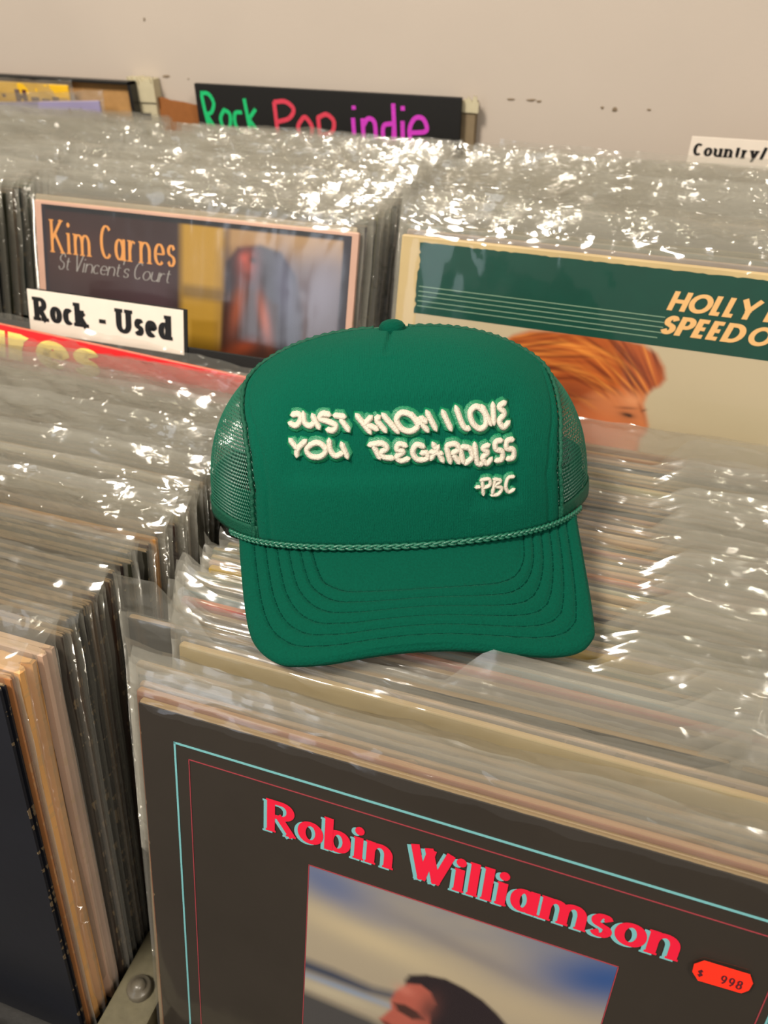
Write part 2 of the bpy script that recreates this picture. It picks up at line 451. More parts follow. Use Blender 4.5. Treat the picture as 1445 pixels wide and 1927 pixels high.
# glyph: width, height zone ('x' or 'c'), strokes in a unit box, serif points
GLYPH = {
    'R': (.74, 'c', [[(0, 0), (0, 1)], [(0, 1), (.5, 1)] + arc(.5, .75, .45, .25, 90, -90)[1:] + [(0, .5)], [(.42, .5), (1, 0)]], [(0, 0), (0, 1), (1, 0)]),
    'U': (.80, 'c', [[(0, 1), (0, .35)] + arc(.5, .35, .5, .35, 180, 360) + [(1, 1)]], [(0, 1), (1, 1)]),
    'C': (.74, 'c', [arc(.5, .5, .5, .5, 48, 312, 26)], []),
    'K': (.78, 'c', [[(0, 0), (0, 1)], [(.92, 1), (.06, .42)], [(.32, .58), (1, 0)]], [(0, 0), (0, 1), (.92, 1), (1, 0)]),
    'W': (1.02, 'c', [[(0, 1), (.27, 0)], [(.27, 0), (.47, .98)], [(.40, 1), (.68, 0)], [(.68, 0), (1, 1)]], []),
    'V': (.66, 'c', [[(0, 1), (.45, 0)], [(.45, 0), (1, 1)]], []),
    'H': (.78, 'c', [[(0, 0), (0, 1)], [(1, 0), (1, 1)], [(0, .5), (1, .5)]], []),
    'O': (.98, 'c', [arc(.5, .5, .5, .5, 0, 360, 36)], []),
    'L': (.52, 'c', [[(0, 1), (0, 0)], [(-.2, 0), (1, 0)]], []),
    'Y': (.80, 'c', [[(0, 1), (.5, .42)], [(1, 1), (.5, .42)], [(.5, .5), (.5, 0)]], []),
    'N': (.84, 'c', [[(0, 0), (0, 1)], [(0, 1), (1, 0)], [(1, 0), (1, 1)]], []),
    'S': (.58, 'c', [[tuple(p) for p in catmull(S_CURVE, 5)]], []),
    'P': (.62, 'c', [[(0, 0), (0, 1)], [(0, 1), (.5, 1)] + arc(.5, .72, .5, .28, 90, -90)[1:] + [(0, .44)]], []),
    'E': (.54, 'c', [[(0, 0), (0, 1)], [(-.2, 1), (1, 1)], [(0, .5), (.9, .5)], [(-.2, 0), (1, 0)]], []),
    'D': (.78, 'c', [[(0, 0), (0, 1)], [(-.15, 1), (.4, 1)] + arc(.4, .5, .6, .5, 90, -90)[1:] + [(-.15, 0)]], []),
    'F': (.52, 'c', [[(0, 0), (0, 1)], [(-.2, 1), (1, 1)], [(0, .5), (.9, .5)]], []),
    '$': (.5, 'c', [[tuple(p) for p in catmull([(x, .12 + y * .76) for x, y in S_CURVE], 5)], [(.5, 0), (.5, 1)]], []),
    '9': (.5, 'c', [arc(.5, .7, .45, .3, 0, 360, 20), [(.95, .7), (.85, .3), (.35, 0)]], []),
    '8': (.5, 'c', [arc(.5, .75, .4, .25, 0, 360, 20), arc(.5, .26, .48, .26, 0, 360, 20)], []),
    '/': (.42, 'c', [[(0, 0), (1, 1)]], []),
    '-': (.62, 'c', [[(-.05, .34), (1.05, .34)]], []),
    "'": (.16, 'c', [[(.6, 1), (.3, .78)]], []),
    ' ': (.30, 'c', [], []),
    'o': (.66, 'x', [arc(.5, .5, .5, .5, 0, 360, 30)], []),
    'c': (.58, 'x', [arc(.5, .5, .5, .5, 45, 315, 24)], []),
    'e': (.62, 'x', [[(.02, .52), (1, .52)] + arc(.5, .5, .5, .5, 4, 315, 26)], []),
    'a': (.62, 'x', [arc(.44, .5, .44, .5, 0, 360, 26), [(1, 1), (1, 0)]], [(1, 0)]),
    'r': (.46, 'x', [[(0, 0), (0, 1)], [(0, .5), (.25, .85), (.6, 1), (1, .9)]], [(0, 0), (0, 1)]),
    'n': (.64, 'x', [[(0, 0), (0, 1)], [(0, .55)] + arc(.5, .55, .5, .45, 180, 0) + [(1, 0)]], [(0, 0), (0, 1), (1, 0)]),
    'm': (.98, 'x', [[(0, 0), (0, 1)], [(0, .55)] + arc(.25, .55, .25, .45, 180, 0) + [(.5, 0)], [(.5, .55)] + arc(.75, .55, .25, .45, 180, 0) + [(1, 0)]], [(0, 0), (0, 1), (.5, 0), (1, 0)]),
    'i': (.26, 'x', [[(.5, 0), (.5, 1)], ('dot', (.5, 1.45))], [(.5, 0), (.5, 1)]),
    'l': (.26, 'x', [[(.5, 0), (.5, 1.55)]], [(.5, 0), (.5, 1.55)]),
    'b': (.66, 'x', [[(0, 0), (0, 1.55)], arc(.52, .5, .48, .5, 0, 360, 28)], [(0, 1.55)]),
    'd': (.66, 'x', [[(1, 0), (1, 1.55)], arc(.48, .5, .48, .5, 0, 360, 28)], [(1, 0), (1, 1.55)]),
    'k': (.68, 'x', [[(0, 0), (0, 1.55)], [(.95, 1), (.05, .45)], [(.36, .62), (1, 0)]], [(0, 0), (0, 1.55), (.95, 1), (1, 0)]),
    's': (.50, 'x', [[tuple(p) for p in catmull(S_CURVE, 5)]], []),
    't': (.44, 'x', [[(.4, 1.4), (.4, .3), (.55, .06), (1, .06)], [(0, 1), (1, 1)]], []),
    'u': (.66, 'x', [[(0, 1), (0, .4)] + arc(.5, .4, .5, .4, 180, 360) + [(1, 1)], [(1, 1), (1, 0)]], [(0, 1), (1, 1), (1, 0)]),
    'y': (.64, 'x', [[(0, 1), (.5, .05)], [(1, 1), (.35, -.4), (.05, -.45)]], [(0, 1), (1, 1)]),
    'p': (.62, 'x', [[(0, -.45), (0, 1)], arc(.52, .5, .48, .5, 0, 360, 26)], []),
}


STROKE = [{}]


def ribbon(pts, wv, wh, V, F):
    n = len(pts)
    base = len(V)
    closed = n > 3 and abs(pts[0][0] - pts[-1][0]) < 1e-6 and abs(pts[0][1] - pts[-1][1]) < 1e-6
    for i in range(n):
        a = pts[i - 1] if i > 0 else (pts[-2] if closed else pts[i])
        b = pts[i + 1] if i < n - 1 else (pts[1] if closed else pts[i])
        tx, ty = b[0] - a[0], b[1] - a[1]
        l = math.hypot(tx, ty) or 1
        tx, ty = tx / l, ty / l
        w = math.hypot(wv * ty, wh * tx) / 2
        V.append((pts[i][0] - ty * w, pts[i][1] + tx * w))
        V.append((pts[i][0] + ty * w, pts[i][1] - tx * w))
    for i in range(n - 1):
        F.append((base + 2 * i, base + 2 * i + 1, base + 2 * i + 3, base + 2 * i + 2))


def text_geo(text, wv=.2, wh=.14, xh=.66, serif=0.0, sthick=.08, shear=0.0, track=.06, wide=1.0):
    V, F = [], []
    x = 0.0
    STROKE[0] = {}
    ns = 0
    for ch in text:
        W, zone, strokes, serifs = GLYPH[ch]
        W *= wide
        h = xh if zone == 'x' else 1.0
        mp = lambda p: (x + wv / 2 + p[0] * max(0.001, W - wv), wh / 2 + p[1] * (h - wh))
        for st in strokes:
            ns = (ns + 1) % 9
            n_before = len(V)
            if st[0] == 'dot':
                cx, cy = mp(st[1])
                r = wv * 0.56
                b0 = len(V)
                V.extend((cx + r * math.cos(2 * math.pi * k / 14), cy + r * math.sin(2 * math.pi * k / 14)) for k in range(14))
                F.append(tuple(range(b0, b0 + 14)))
                continue
            pts = [mp(p) for p in st]
            if len(pts) == 2:      # stems run out to the line, not to the middle of the bar
                (ax, ay), (bx, by) = pts
                if abs(by - ay) > abs(bx - ax):
                    e = wh / 2 / (abs(by - ay) or 1)
                    pts = [(ax - (bx - ax) * e, ay - (by - ay) * e), (bx + (bx - ax) * e, by + (by - ay) * e)]
            ribbon(pts, wv, wh, V, F)
            for i in range(n_before, len(V)): STROKE[0][i] = ns
        if serif:
            for s in serifs:
                cx, cy = mp(s)
                cy += (-wh / 2 + sthick / 2) if s[1] < .3 else (wh / 2 - sthick / 2)
                b0 = len(V)
                lx, rx = cx - wv / 2 - serif, cx + wv / 2 + serif
                if s[1] > .3 and zone == 'x' and ch in 'nmrkldbiu': rx = cx
                V.extend([(lx, cy - sthick / 2), (rx, cy - sthick / 2), (rx, cy + sthick / 2), (lx, cy + sthick / 2)])
                F.append((b0, b0 + 1, b0 + 2, b0 + 3))
                ns = (ns + 1) % 9
                for i in range(b0, b0 + 4): STROKE[0][i] = ns
        x += W + track + (serif * 1.3 if serifs else 0)
    V = [(a + b * shear, b) for a, b in V]
    return V, F, x - track


def text_on(name, text, u0, u1, v_base, cap, mat, parent, depth=-0.0004, top=0.315, du=0.0, dv=0.0, slope=0.0, **kw):
    """lettering laid on the front of a sheet: u from its left edge, v down from its top edge"""
    V, F, w = text_geo(text, **kw)
    sx = (u1 - u0) / w
    lift = {}
    for fi, f in enumerate(F):           # ink strokes lie a hair above one another
        for i in f: lift[i] = STROKE[0].get(i, 0) * 1.5e-5
    v = [(u0 + a * sx + du, depth - lift.get(i, 0), top - v_base + b * cap - dv + slope * (a * sx)) for i, (a, b) in enumerate(V)]
    return mesh_obj(name, v, F, mat, parent)


def quad_on(name, u0, u1, v0, v1, mat, parent, depth=-0.0003, top=0.315):
    v, f = box_geo(u0, u1, depth, depth + 0.0002, top - v1, top - v0)
    return mesh_obj(name, v, f, mat, parent)


# ------------------------------------------------------------------ printed pictures (ink per point)
def poly_mask(U, V, pts, soft):
    pts = np.array(pts)
    inside = np.zeros(U.shape, bool)
    dist = np.full(U.shape, 1e9)
    n = len(pts)
    for i in range(n):
        (x0, y0), (x1, y1) = pts[i], pts[(i + 1) % n]
        cond = ((y0 > V) != (y1 > V)) & (U < (x1 - x0) * (V - y0) / (y1 - y0 + 1e-12) + x0)
        inside ^= cond
        dx, dy = x1 - x0, y1 - y0
        t = np.clip(((U - x0) * dx + (V - y0) * dy) / (dx * dx + dy * dy + 1e-12), 0, 1)
        dist = np.minimum(dist, np.hypot(U - x0 - t * dx, V - y0 - t * dy))
    s = np.where(inside, dist, -dist)
    return np.clip(s / soft * .5 + .5, 0, 1)


def blob(U, V, cx, cy, rx, ry, rot=0.0, p=2.0):
    c, s = math.cos(R_(rot)), math.sin(R_(rot))
    a = ((U - cx) * c + (V - cy) * s) / rx
    b = (-(U - cx) * s + (V - cy) * c) / ry
    return np.exp(-(a * a + b * b) ** (p / 2))


def fbm(U, V, sx, sy, seed, octs=4):
    rng = np.random.RandomState(seed)
    out = np.zeros_like(U)
    amp = 1.0
    for o in range(octs):
        for k in range(4):
            a = rng.uniform(0, 2 * np.pi)
            out += amp * np.sin(U * sx * np.cos(a) + V * sy * np.sin(a) + rng.uniform(0, 6.3) + 1.7 * np.sin(U * sx * .6 + V * sy * .5 + k))
        amp *= .55; sx *= 2.1; sy *= 2.1
    return out / 8.0


class Art:
    def __init__(self, u0, u1, v0, v1, nu, nv, rgb):
        self.u0, self.u1, self.v0, self.v1, self.nu, self.nv = u0, u1, v0, v1, nu, nv
        self.U, self.V = np.meshgrid(np.linspace(u0, u1, nu), np.linspace(v0, v1, nv))
        self.C = np.zeros(self.U.shape + (3,)) + np.array(srgb(*rgb)[:3])

    def paint(self, mask, rgb, a=1.0):
        m = (np.clip(mask, 0, 1) * a)[..., None]
        self.C = self.C * (1 - m) + np.array(srgb(*rgb)[:3]) * m

    def poly(self, pts, rgb, soft=0.001, a=1.0): self.paint(poly_mask(self.U, self.V, pts, soft), rgb, a)

    def blob(self, cx, cy, rx, ry, rgb, rot=0, a=1.0, p=2.0): self.paint(blob(self.U, self.V, cx, cy, rx, ry, rot, p), rgb, a)

    def build(self, name, parent, depth=-0.00025, top=0.315):
        v = np.stack([self.U.ravel(), np.full(self.U.size, depth), top - self.V.ravel()], 1)
        o = mesh_obj(name, v.tolist(), grid_faces(self.nv, self.nu), M['print'], parent)
        at = o.data.color_attributes.new('ink', 'FLOAT_COLOR', 'POINT')
        at.data.foreach_set('color', np.concatenate([self.C.reshape(-1, 3), np.ones((self.U.size, 1))], 1).astype(np.float32).ravel())
        return o


# ------------------------------------------------------------------ record sleeves and their clear outer sleeves
W = H = 0.315
T0 = 0.0034


def cover_mesh(name, seed, bow=0.0004):
    rng = random.Random(seed)
    bm = bmesh.new()
    sec = [(0.0006, 0), (W - .0004, 0), (W, T0 * .3), (W - .005, T0 * .44), (W - .005, T0 * .56), (W, T0 * .7), (W - .0004, T0), (0.0006, T0), (0, T0 * .5)]
    rings = []
    zs = [0.0, 0.0015, 0.1, 0.2, H - 0.0015, H]
    for zi, z in enumerate(zs):
        ins = 0.0007 if zi in (0, len(zs) - 1) else 0.0
        ring = []
        for (x, y) in sec:
            xx = x + (ins * 1.5 if x < .1 else -ins * 1.5)
            yy = T0 / 2 + (y - T0 / 2) * (0.72 if ins else 1.0)
            if ins: z2 = z - (0.0004 * rng.random() if z > .1 else 0)
            else: z2 = z
            ring.append(bm.verts.new((xx, yy + bow * math.sin(z * 9 + seed) * (x / W), z2)))
        rings.append(ring)
    n = len(sec)
    for a, b in zip(rings, rings[1:]):
        for i in range(n):
            bm.faces.new((a[i], a[(i + 1) % n], b[(i + 1) % n], b[i]))
    bm.faces.new(rings[0][::-1]); bm.faces.new(rings[-1])
    me = bpy.data.meshes.new(name)
    bm.to_mesh(me); bm.free()
    me.materials.append(M['card'])
    return me


def bag_mesh(name, seed, mat, amp=0.0022, free=0.019, side=0.006, bend=0.0, press=None, flat_amp=0.0004, nx=64, nfree=13, low=True):
    """open-topped plastic sleeve: front and back sheets joined at the sides and foot"""
    rng = np.random.RandomState(seed)
    xs = np.linspace(-side, W + side, nx)
    zl = [-0.0006, 0.03, 0.10, 0.18, 0.24, 0.27, 0.285, 0.296, 0.304, 0.309, H]
    if not low: zl = [0.2] + zl[4:]      # packed tight: the foot is never uncovered
    nr = len(zl) + nfree
    prm = [(rng.uniform(15, 60), rng.uniform(-30, 60), rng.uniform(0, 6.3), 1.0) for _ in range(3)] + \
          [(rng.uniform(70, 190), rng.uniform(-160, 160), rng.uniform(0, 6.3), 0.42) for _ in range(4)] + \
          [(rng.uniform(200, 420), rng.uniform(-350, 350), rng.uniform(0, 6.3), 0.16) for _ in range(4)]

    def wob(x, z, off):
        s = 0
        for i, (fx, fz, ph, a) in enumerate(prm):
            q = np.sin(fx * x + fz * z + ph + off + 0.6 * np.sin(33 * x + i))
            s = s + a * (q if i % 2 else (1 - 2 * np.abs(q)))
        return s / 2.2
    topwave = sum(a * np.sin(f * xs + p) for f, p, a in [(rng.uniform(10, 30), rng.uniform(0, 6), .0011), (rng.uniform(40, 110), rng.uniform(0, 6), .0006), (rng.uniform(120, 260), rng.uniform(0, 6), .0003)])
    fr = free + topwave
    tilt = (rng.uniform(-.004, .004)) * (xs / W - .5)
    fr = fr + tilt
    if press is not None:
        a, b, lo = press
        k = np.clip((xs - a) / .02, 0, 1) * np.clip((b - xs) / .02, 0, 1)
        fr = fr * (1 - k) + lo * k
    bnd = bend + 0.25 * np.sin(rng.uniform(6, 16) * xs + rng.uniform(0, 6))
    edge = 1 - np.abs((xs - W / 2) / (W / 2 + side)) ** 26
    V = []
    nb = len(zl)
    for sgn, off in ((-1, 0.0), (1, 0.9)):
        for r in range(nr if sgn < 0 else nb):
            if r < len(zl):
                z = np.full(nx, zl[r])
                t = np.clip((zl[r] - .28) / .035, 0, 1)
                half = (T0 / 2 + 0.0007) * edge * (0.15 if (r == 0 and low) else 1)
                y = T0 / 2 + sgn * (half + (flat_amp + 0.0005 * t) * np.abs(wob(xs, z, off)) * edge)
            else:
                q = (r - len(zl) + 1) / nfree
                z = H + fr * q
                half = (T0 / 2 + 0.0007) * edge * (1 - .55 * min(1, q * 1.5))
                y = T0 / 2 + sgn * half + amp * (0.25 + .75 * q) * wob(xs, z, off * .5) * (0.35 + .65 * edge) + bnd * fr * q * q * 0.9
            V.append(np.stack([xs + (0.0006 * np.sin(90 * z + seed) * (np.abs(xs - W / 2) > W / 2)), y, z], 1))
    V = np.concatenate(V)
    F = grid_faces(nr, nx) + grid_faces(nb, nx, base=nr * nx)
    b0 = nr * nx
    for r in range(nb - 1):      # welded side seams
        F.append((r * nx, (r + 1) * nx, b0 + (r + 1) * nx, b0 + r * nx))
        F.append((r * nx + nx - 1, b0 + r * nx + nx - 1, b0 + (r + 1) * nx + nx - 1, (r + 1) * nx + nx - 1))
    me = bpy.data.meshes.new(name)
    me.from_pydata(V.tolist(), [], F)
    me.polygons.foreach_set('use_smooth', [True] * len(me.polygons))
    me.materials.append(mat)
    return me


FLAT_COVER = cover_mesh('card_cover', 9, 0.0)
COVERS = [cover_mesh('card_cover', i) for i in range(4)]
BAG_C = [bag_mesh('clear_sleeve', 100 + i, M['crinkly'], 0.0026, 0.015 + .004 * (i % 4), bend=0.55 - .2 * (i % 4), low=False) for i in range(12)]
BAG_S = [bag_mesh('clear_sleeve', 200 + i, M['smooth'], 0.0016, 0.012 + .004 * (i % 5), bend=0.6 - .2 * (i % 4)) for i in range(12)]
BAG_L = [bag_mesh('clear_sleeve', 700 + i, M['clear_side'], 0.0020, 0.014 + .004 * (i % 4), bend=0.5 - .2 * (i % 4), side=.004) for i in range(8)]
BAG_F = [bag_mesh('clear_sleeve', 600 + i, M['smooth'], 0.0012, 0.011 + .0015 * (i % 3), bend=0.3 - .2 * (i % 3), low=False) for i in range(5)]
BAG_P = [bag_mesh('clear_sleeve', 300 + i, M['smooth'], 0.0018, 0.010 + .005 * (i % 4), bend=0.7 - .2 * (i % 4), press=(-.02, 0.255, .003), low=False) for i in range(10)]
BAG_V = [bag_mesh('clear_sleeve', 500 + i, M['smooth'], 0.0012, 0.012 + .004 * (i % 4), bend=0.6 - .2 * (i % 4), press=(0.0, 0.285, .005), low=False) for i in range(6)]
BAG_HERO = [bag_mesh('clear_sleeve', 400 + i, M[mm_], 0.0020, f, flat_amp=0.0006, nx=90) for i, (f, mm_) in enumerate(((.011, 'clear_front'), (.021, 'crinkled_front'), (.012, 'clear_front')))]


def record(tl, lean, yaw=0.0, roll=0.0, colour=(60, 50, 44), thick=T0, bag=None, label='', group=None, cover=None, bag_z=1.0):
    """an album: root at its bottom left corner; tl = top left corner of the front of the card sleeve"""
    root = empty('record_album')
    root.rotation_mode = 'YXZ'
    root.rotation_euler = (R_(-lean), R_(roll), R_(yaw))
    rm = root.rotation_euler.to_matrix()
    root.location = Vector(tl) - rm @ Vector((0, 0, H))
    tag(root, label, 'record', group)
    c = share('card_cover', cover or COVERS[rnd.randrange(4)], root)
    c.scale = (1, thick / T0, 1)
    c.color = srgb(*colour)
    if bag is not None:
        b = share('clear_sleeve', bag, root)
        b.scale = (1, max(1, (thick + .0004) / T0), bag_z)
    return root


rnd = random.Random(7)
DARK = [(30, 28, 27), (44, 38, 34), (62, 46, 34), (84, 62, 42), (36, 40, 46), (52, 34, 30), (24, 24, 26), (70, 66, 60)]
PALE = [(180, 168, 142), (164, 148, 118), (192, 184, 168), (150, 130, 100), (172, 166, 154), (128, 112, 90)]
VIVID = [(150, 44, 34), (40, 70, 110), (190, 140, 40), (60, 92, 66), (168, 92, 44), (110, 60, 80), (90, 130, 150)]


def any_colour(d=.5, p=.35):
    r = rnd.random()
    c = rnd.choice(DARK if r < d else PALE if r < d + p else VIVID)
    return tuple(max(8, min(250, v + rnd.randint(-12, 12))) for v in c)


FLOOR_F = 0.6925      # bed of the front bins
FLOOR_B = 0.8131      # bed of the raised back bins


def row(x0, ys, floor, lean_of, bags, label, group, x_of=None, dark=.5, pale=.35, zjit=.003):
    for y in ys:
        lean = lean_of(y) + rnd.uniform(-.6, .6)
        x = x0 + (x_of(y) if x_of else 0) + rnd.uniform(-.0045, .0045)
        z = floor + H * math.cos(R_(lean)) + max(0, rnd.gauss(0, zjit))
        record((x, y, z), lean, rnd.uniform(-.35, .35), rnd.uniform(-.35, .35), any_colour(dark, pale), T0 * rnd.uniform(.75, 1.15),
               rnd.choice(bags), label, group)


def spaced(a, b, pitch):
    out, y = [], a
    while y < b:
        out.append(y)
        y += pitch * rnd.uniform(.82, 1.2)
    return out

# ------------------------------------------------------------------ racks
def rack(name, x0, x1, yf, yb, z_floor, z_lip, z_back, dividers, label, div_h, lean, lip_mat):
    r = empty(name, ((x0 + x1) / 2, yf, z_floor - .02))
    tag(r, label, 'record bin')
    ox, oy, oz = r.location

    def part(n, a, b, c, d, e, f, m, bv=.0015):
        o = box(n, a - ox, b - ox, c - oy, d - oy, e - oz, f - oz, m, r, bv)
        return o
    part('bed_board', x0, x1, yf, yb, z_floor - .022, z_floor - .0015, M['bin'])
    part('front_lip', x0, x1, yf - .018, yf, z_floor - .08, z_lip, lip_mat)
    part('back_board', x0, x1, yb, yb + .012, z_floor - .08, z_back, M['bin'])
    part('plinth', x0, x1, yf + .02, yb, 0.0, z_floor - .022, M['bin'])
    for dx, dw in dividers:
        part('divider', dx, dx + dw, yf, yb, z_floor - .0015, z_floor + div_h, lip_mat if div_h < .05 else M['bin'])
    return r


front = rack('front_record_bin', -0.80, 0.80, -0.088, 0.255, FLOOR_F, 0.722, 0.80, [(-0.052, 0.032), (0.335, 0.02), (-0.43, 0.02)],
             'low black front record bin with worn olive front lip, holding the nearest albums', .029, 12, M['bin_edge'])
back = rack('back_record_bin', -1.10, 0.80, 0.293, 0.755, FLOOR_B, 0.845, 1.05, [(-0.014, 0.012), (-0.366, 0.012), (0.345, 0.012)],
            'raised black back record bin standing against the cream wall', .18, 14, M['bin'])
# knob on the divider between the two front bins
kn = []
kf = []
for k, (r_, z_) in enumerate([(.0085, 0), (.0085, .004), (.0075, .0055), (.0045, .006), (.0045, .0085), (.001, .009)]):
    kn += [(r_ * math.cos(2 * math.pi * i / 16), r_ * math.sin(2 * math.pi * i / 16), z_) for i in range(16)]
    if k: kf += [((k - 1) * 16 + i, (k - 1) * 16 + (i + 1) % 16, k * 16 + (i + 1) % 16, k * 16 + i) for i in range(16)]
kf.append(tuple(range(80, 96)))
knob = mesh_obj('bolt_head', kn, kf, M['steel'], front, True)
knob.location = Vector((-0.036, -0.036, 0.7215)) - front.location

# ------------------------------------------------------------------ middle front bin: black album at the front
hero = record((0, 0, 1.0), 12.7, 0, 0, (50, 44, 38), .0040, None,
              'black album with red and teal lettering and an orange price sticker, front of its bin', None, FLAT_COVER)
b = share('clear_sleeve', BAG_HERO[0], hero); b.scale = (1, 1.25, 1)
cv = hero.children[0]
art = Art(.0956, .2482, .0745, .232, 170, 175, (168, 156, 136))
U, V = art.U, art.V
n = fbm(U, V, 40, 120, 3)
art.paint(np.clip(.8 - (V - .0745) / .045 + .35 * n, 0, 1), (112, 120, 140), .75)
art.blob(.105, .082, .03, .014, (70, 96, 150), 20, .7)
art.blob(.245, .085, .04, .02, (40, 78, 140), -25, .95)
art.blob(.18, .098, .05, .006, (112, 110, 120), 12, .5)
art.blob(.13, .113, .05, .010, (196, 180, 148), 8, .8)
art.blob(.21, .125, .04, .014, (184, 168, 140), 0, .6)
art.poly([(.09, .146), (.112, .1465), (.135, .149), (.152, .146), (.152, .152), (.13, .156), (.09, .1555)], (52, 62, 84), .004, .95)
art.blob(.12, .159, .04, .003, (120, 150, 190), 0, .6)
art.blob(.11, .166, .03, .004, (190, 180, 156), 0, .7)
art.poly([(.09, .173), (.135, .176), (.15, .18), (.15, .24), (.09, .24)], (46, 50, 60), .004, .9)
hair = [(.1515, .1345), (.1535, .1292), (.162, .1245), (.172, .1225), (.182, .1245), (.192, .1285), (.200, .1345), (.2065, .141), (.214, .153), (.218, .17), (.216, .195), (.205, .232), (.165, .235), (.16, .18)]
art.poly(hair, (38, 30, 36), .0016)
art.poly([(.1535, .136), (.1600, .1335), (.1655, .1365), (.1690, .144), (.1665, .152), (.168, .165), (.163, .19), (.15, .2), (.147, .186), (.1475, .1795), (.1402, .1725), (.1458, .161), (.1452, .1535), (.1470, .146)], (176, 92, 78), .0014)
art.poly([(.1472, .1552), (.153, .1535), (.160, .1555), (.164, .1595), (.158, .163), (.1495, .1605)], (58, 38, 36), .0016, .95)
art.blob(.166, .150, .005, .012, (96, 56, 52), 10, .8)
art.blob(.152, .142, .005, .004, (210, 128, 112), 0, .5)
art.blob(.1445, .1745, .004, .002, (96, 44, 40), 10, .8)
art.build('cover_photo', cv)
for (u0, u1, v0, v1, m_) in [(.0198, .0209, .0194, .305, 'teal_ink'), (.0198, .3132, .0194, .0206, 'teal_ink'), (.3122, .3132, .0194, .305, 'teal_ink'),
                             (.0279, .0284, .0280, .297, 'pink_ink'), (.0279, .3090, .0280, .0285, 'pink_ink'), (.3085, .3090, .0280, .297, 'pink_ink'),
                             (.0950, .0955, .0740, .232, 'pink_ink'), (.0950, .2488, .0739, .0744, 'pink_ink'), (.2483, .2488, .0740, .232, 'pink_ink')]:
    quad_on('frame_line', u0, u1, v0, v1, M[m_], cv)
kw = dict(wv=.225, wh=.125, xh=.68, serif=.03, sthick=.06, track=.03, wide=1.08)
text_on('title_shadow_print', 'Robin Williamson', .0718, .2712, .0588, .0215, M['teal_ink'], cv, -.00035, du=-.0019, dv=.0012, **kw)
text_on('title_print', 'Robin Williamson', .0718, .2712, .0588, .0215, M['red_ink'], cv, -.00050, **kw)
# price sticker stuck on the clear sleeve
st_pts = [(.2805, .0512), (.2990, .0508), (.3012, .0552), (.3008, .0600), (.2985, .0632), (.2808, .0640), (.2775, .0598), (.2772, .0552)]
sv = [(u, -.0022, H - v) for u, v in st_pts] + [(u, -.0019, H - v) for u, v in st_pts]
k = len(st_pts)
stick = mesh_obj('price_sticker', sv, [tuple(range(k))] + [tuple(range(k, 2 * k))[::-1]] + [(i, k + i, k + (i + 1) % k, (i + 1) % k) for i in range(k)], M['orange_sticker'], hero)
stick['label'] = 'fluorescent orange price sticker reading $ 998'
text_on('price_print', '$', .2795, .2818, .0613, .0048, M['plum_ink'], stick, -.0024, wv=.16, wh=.14)
text_on('price_print', '998', .2888, .2978, .0612, .0056, M['plum_ink'], stick, -.0024, wv=.15, wh=.12, track=.12)

record((-0.004, .0052, 1.0015), 12.7, 0, 0, (150, 96, 70), T0, BAG_F[4], 'album with a rubbed brown card edge directly behind the black album with red lettering')
gC = 'albums packed in the middle front bin'
lC = 'clear-sleeved album packed edge-on in the front bin under the green cap'
lf = lambda y: 12.7
for i, (y, c) in enumerate([(.0105, (168, 132, 100)), (.0155, (60, 56, 52)), (.0205, (150, 130, 104))]):
    record((-.006 - .004 * (i % 3), y, 1.0 + .001 * i), 12.7 + .2 * i, 0, .2 * i, c, T0, BAG_F[i], ('pale brown-edged album second behind the black album with red lettering', 'dark grey-edged album third behind the black album with red lettering', 'sandy-edged album before the dark gap, fourth behind the black album')[i])
xof = lambda y: -.020 * min(1, max(0, (y - .03) / .05)) if y < .13 else 0.0
ysC = spaced(.0405, .312, .0060)
for y in ysC:
    pressed = .085 < y < .30
    lean = 12.9 + rnd.uniform(-.6, .6)
    z = FLOOR_F + H * math.cos(R_(lean)) + (0 if pressed else abs(rnd.gauss(0, .002)))
    c = any_colour(.5, .42)
    if y > .298: c = (150, 102, 62)
    if .068 < y < .082: continue
    record((xof(y) + rnd.uniform(-.004, .004), y, z), lean, rnd.uniform(-.3, .3), rnd.uniform(-.3, .3), c, T0 * rnd.uniform(.8, 1.15),
           rnd.choice(BAG_P if pressed else BAG_V if y < .1 else BAG_S), lC, gC)
record((-.016, .0700, 1.0035), 12.8, .2, .2, (176, 44, 34), T0, BAG_V[0], 'album with a red top edge showing right of the cap visor')
record((-.018, .0760, 1.0050), 12.8, .2, .2, (112, 146, 158), T0, BAG_V[1], 'album with a pale blue top edge behind the red-edged one beside the visor')
record((-.036, .047, 1.004), 12.5, .4, -.4, (28, 26, 24), T0, bag_mesh('clear_sleeve', 77, M['smooth'], .001, .026, press=(.02,.2,.006)), 'dark album with a pale chipped corner in a tall clear sleeve, near the black album')

# ------------------------------------------------------------------ left front bin
XL = -0.065 - W
leanL = lambda y: 9.0 + 6.5 * max(0, min(1, (y - .02) / .26))
zL = lambda le: FLOOR_F + H * math.cos(R_(le))
gL = 'albums packed in the left front bin'
lL = 'clear-sleeved album packed edge-on in the left front bin before the lettered divider'
first = record((XL - .002, -.018, zL(9)), 9, 0, 0, (22, 24, 32), .0050, None, 'glossy dark navy album facing out at the front of the left bin')
record((XL - .001, -.011, zL(9) + .001), 9, 0, 0, (176, 118, 72), .0030, BAG_L[0], 'album with a thin brown edge between the navy album and the thick tan box set')
record((XL + .001, -.0055, zL(9) + .002), 9, 0, .2, (240, 180, 112), .0125, BAG_L[1], 'thick tan cardboard box set near the front of the left bin')
record((XL + .003, .0095, zL(9.1)), 9.1, 0, .1, (214, 180, 156), .0095, BAG_L[2], 'thick pinkish beige box set behind the tan box set')
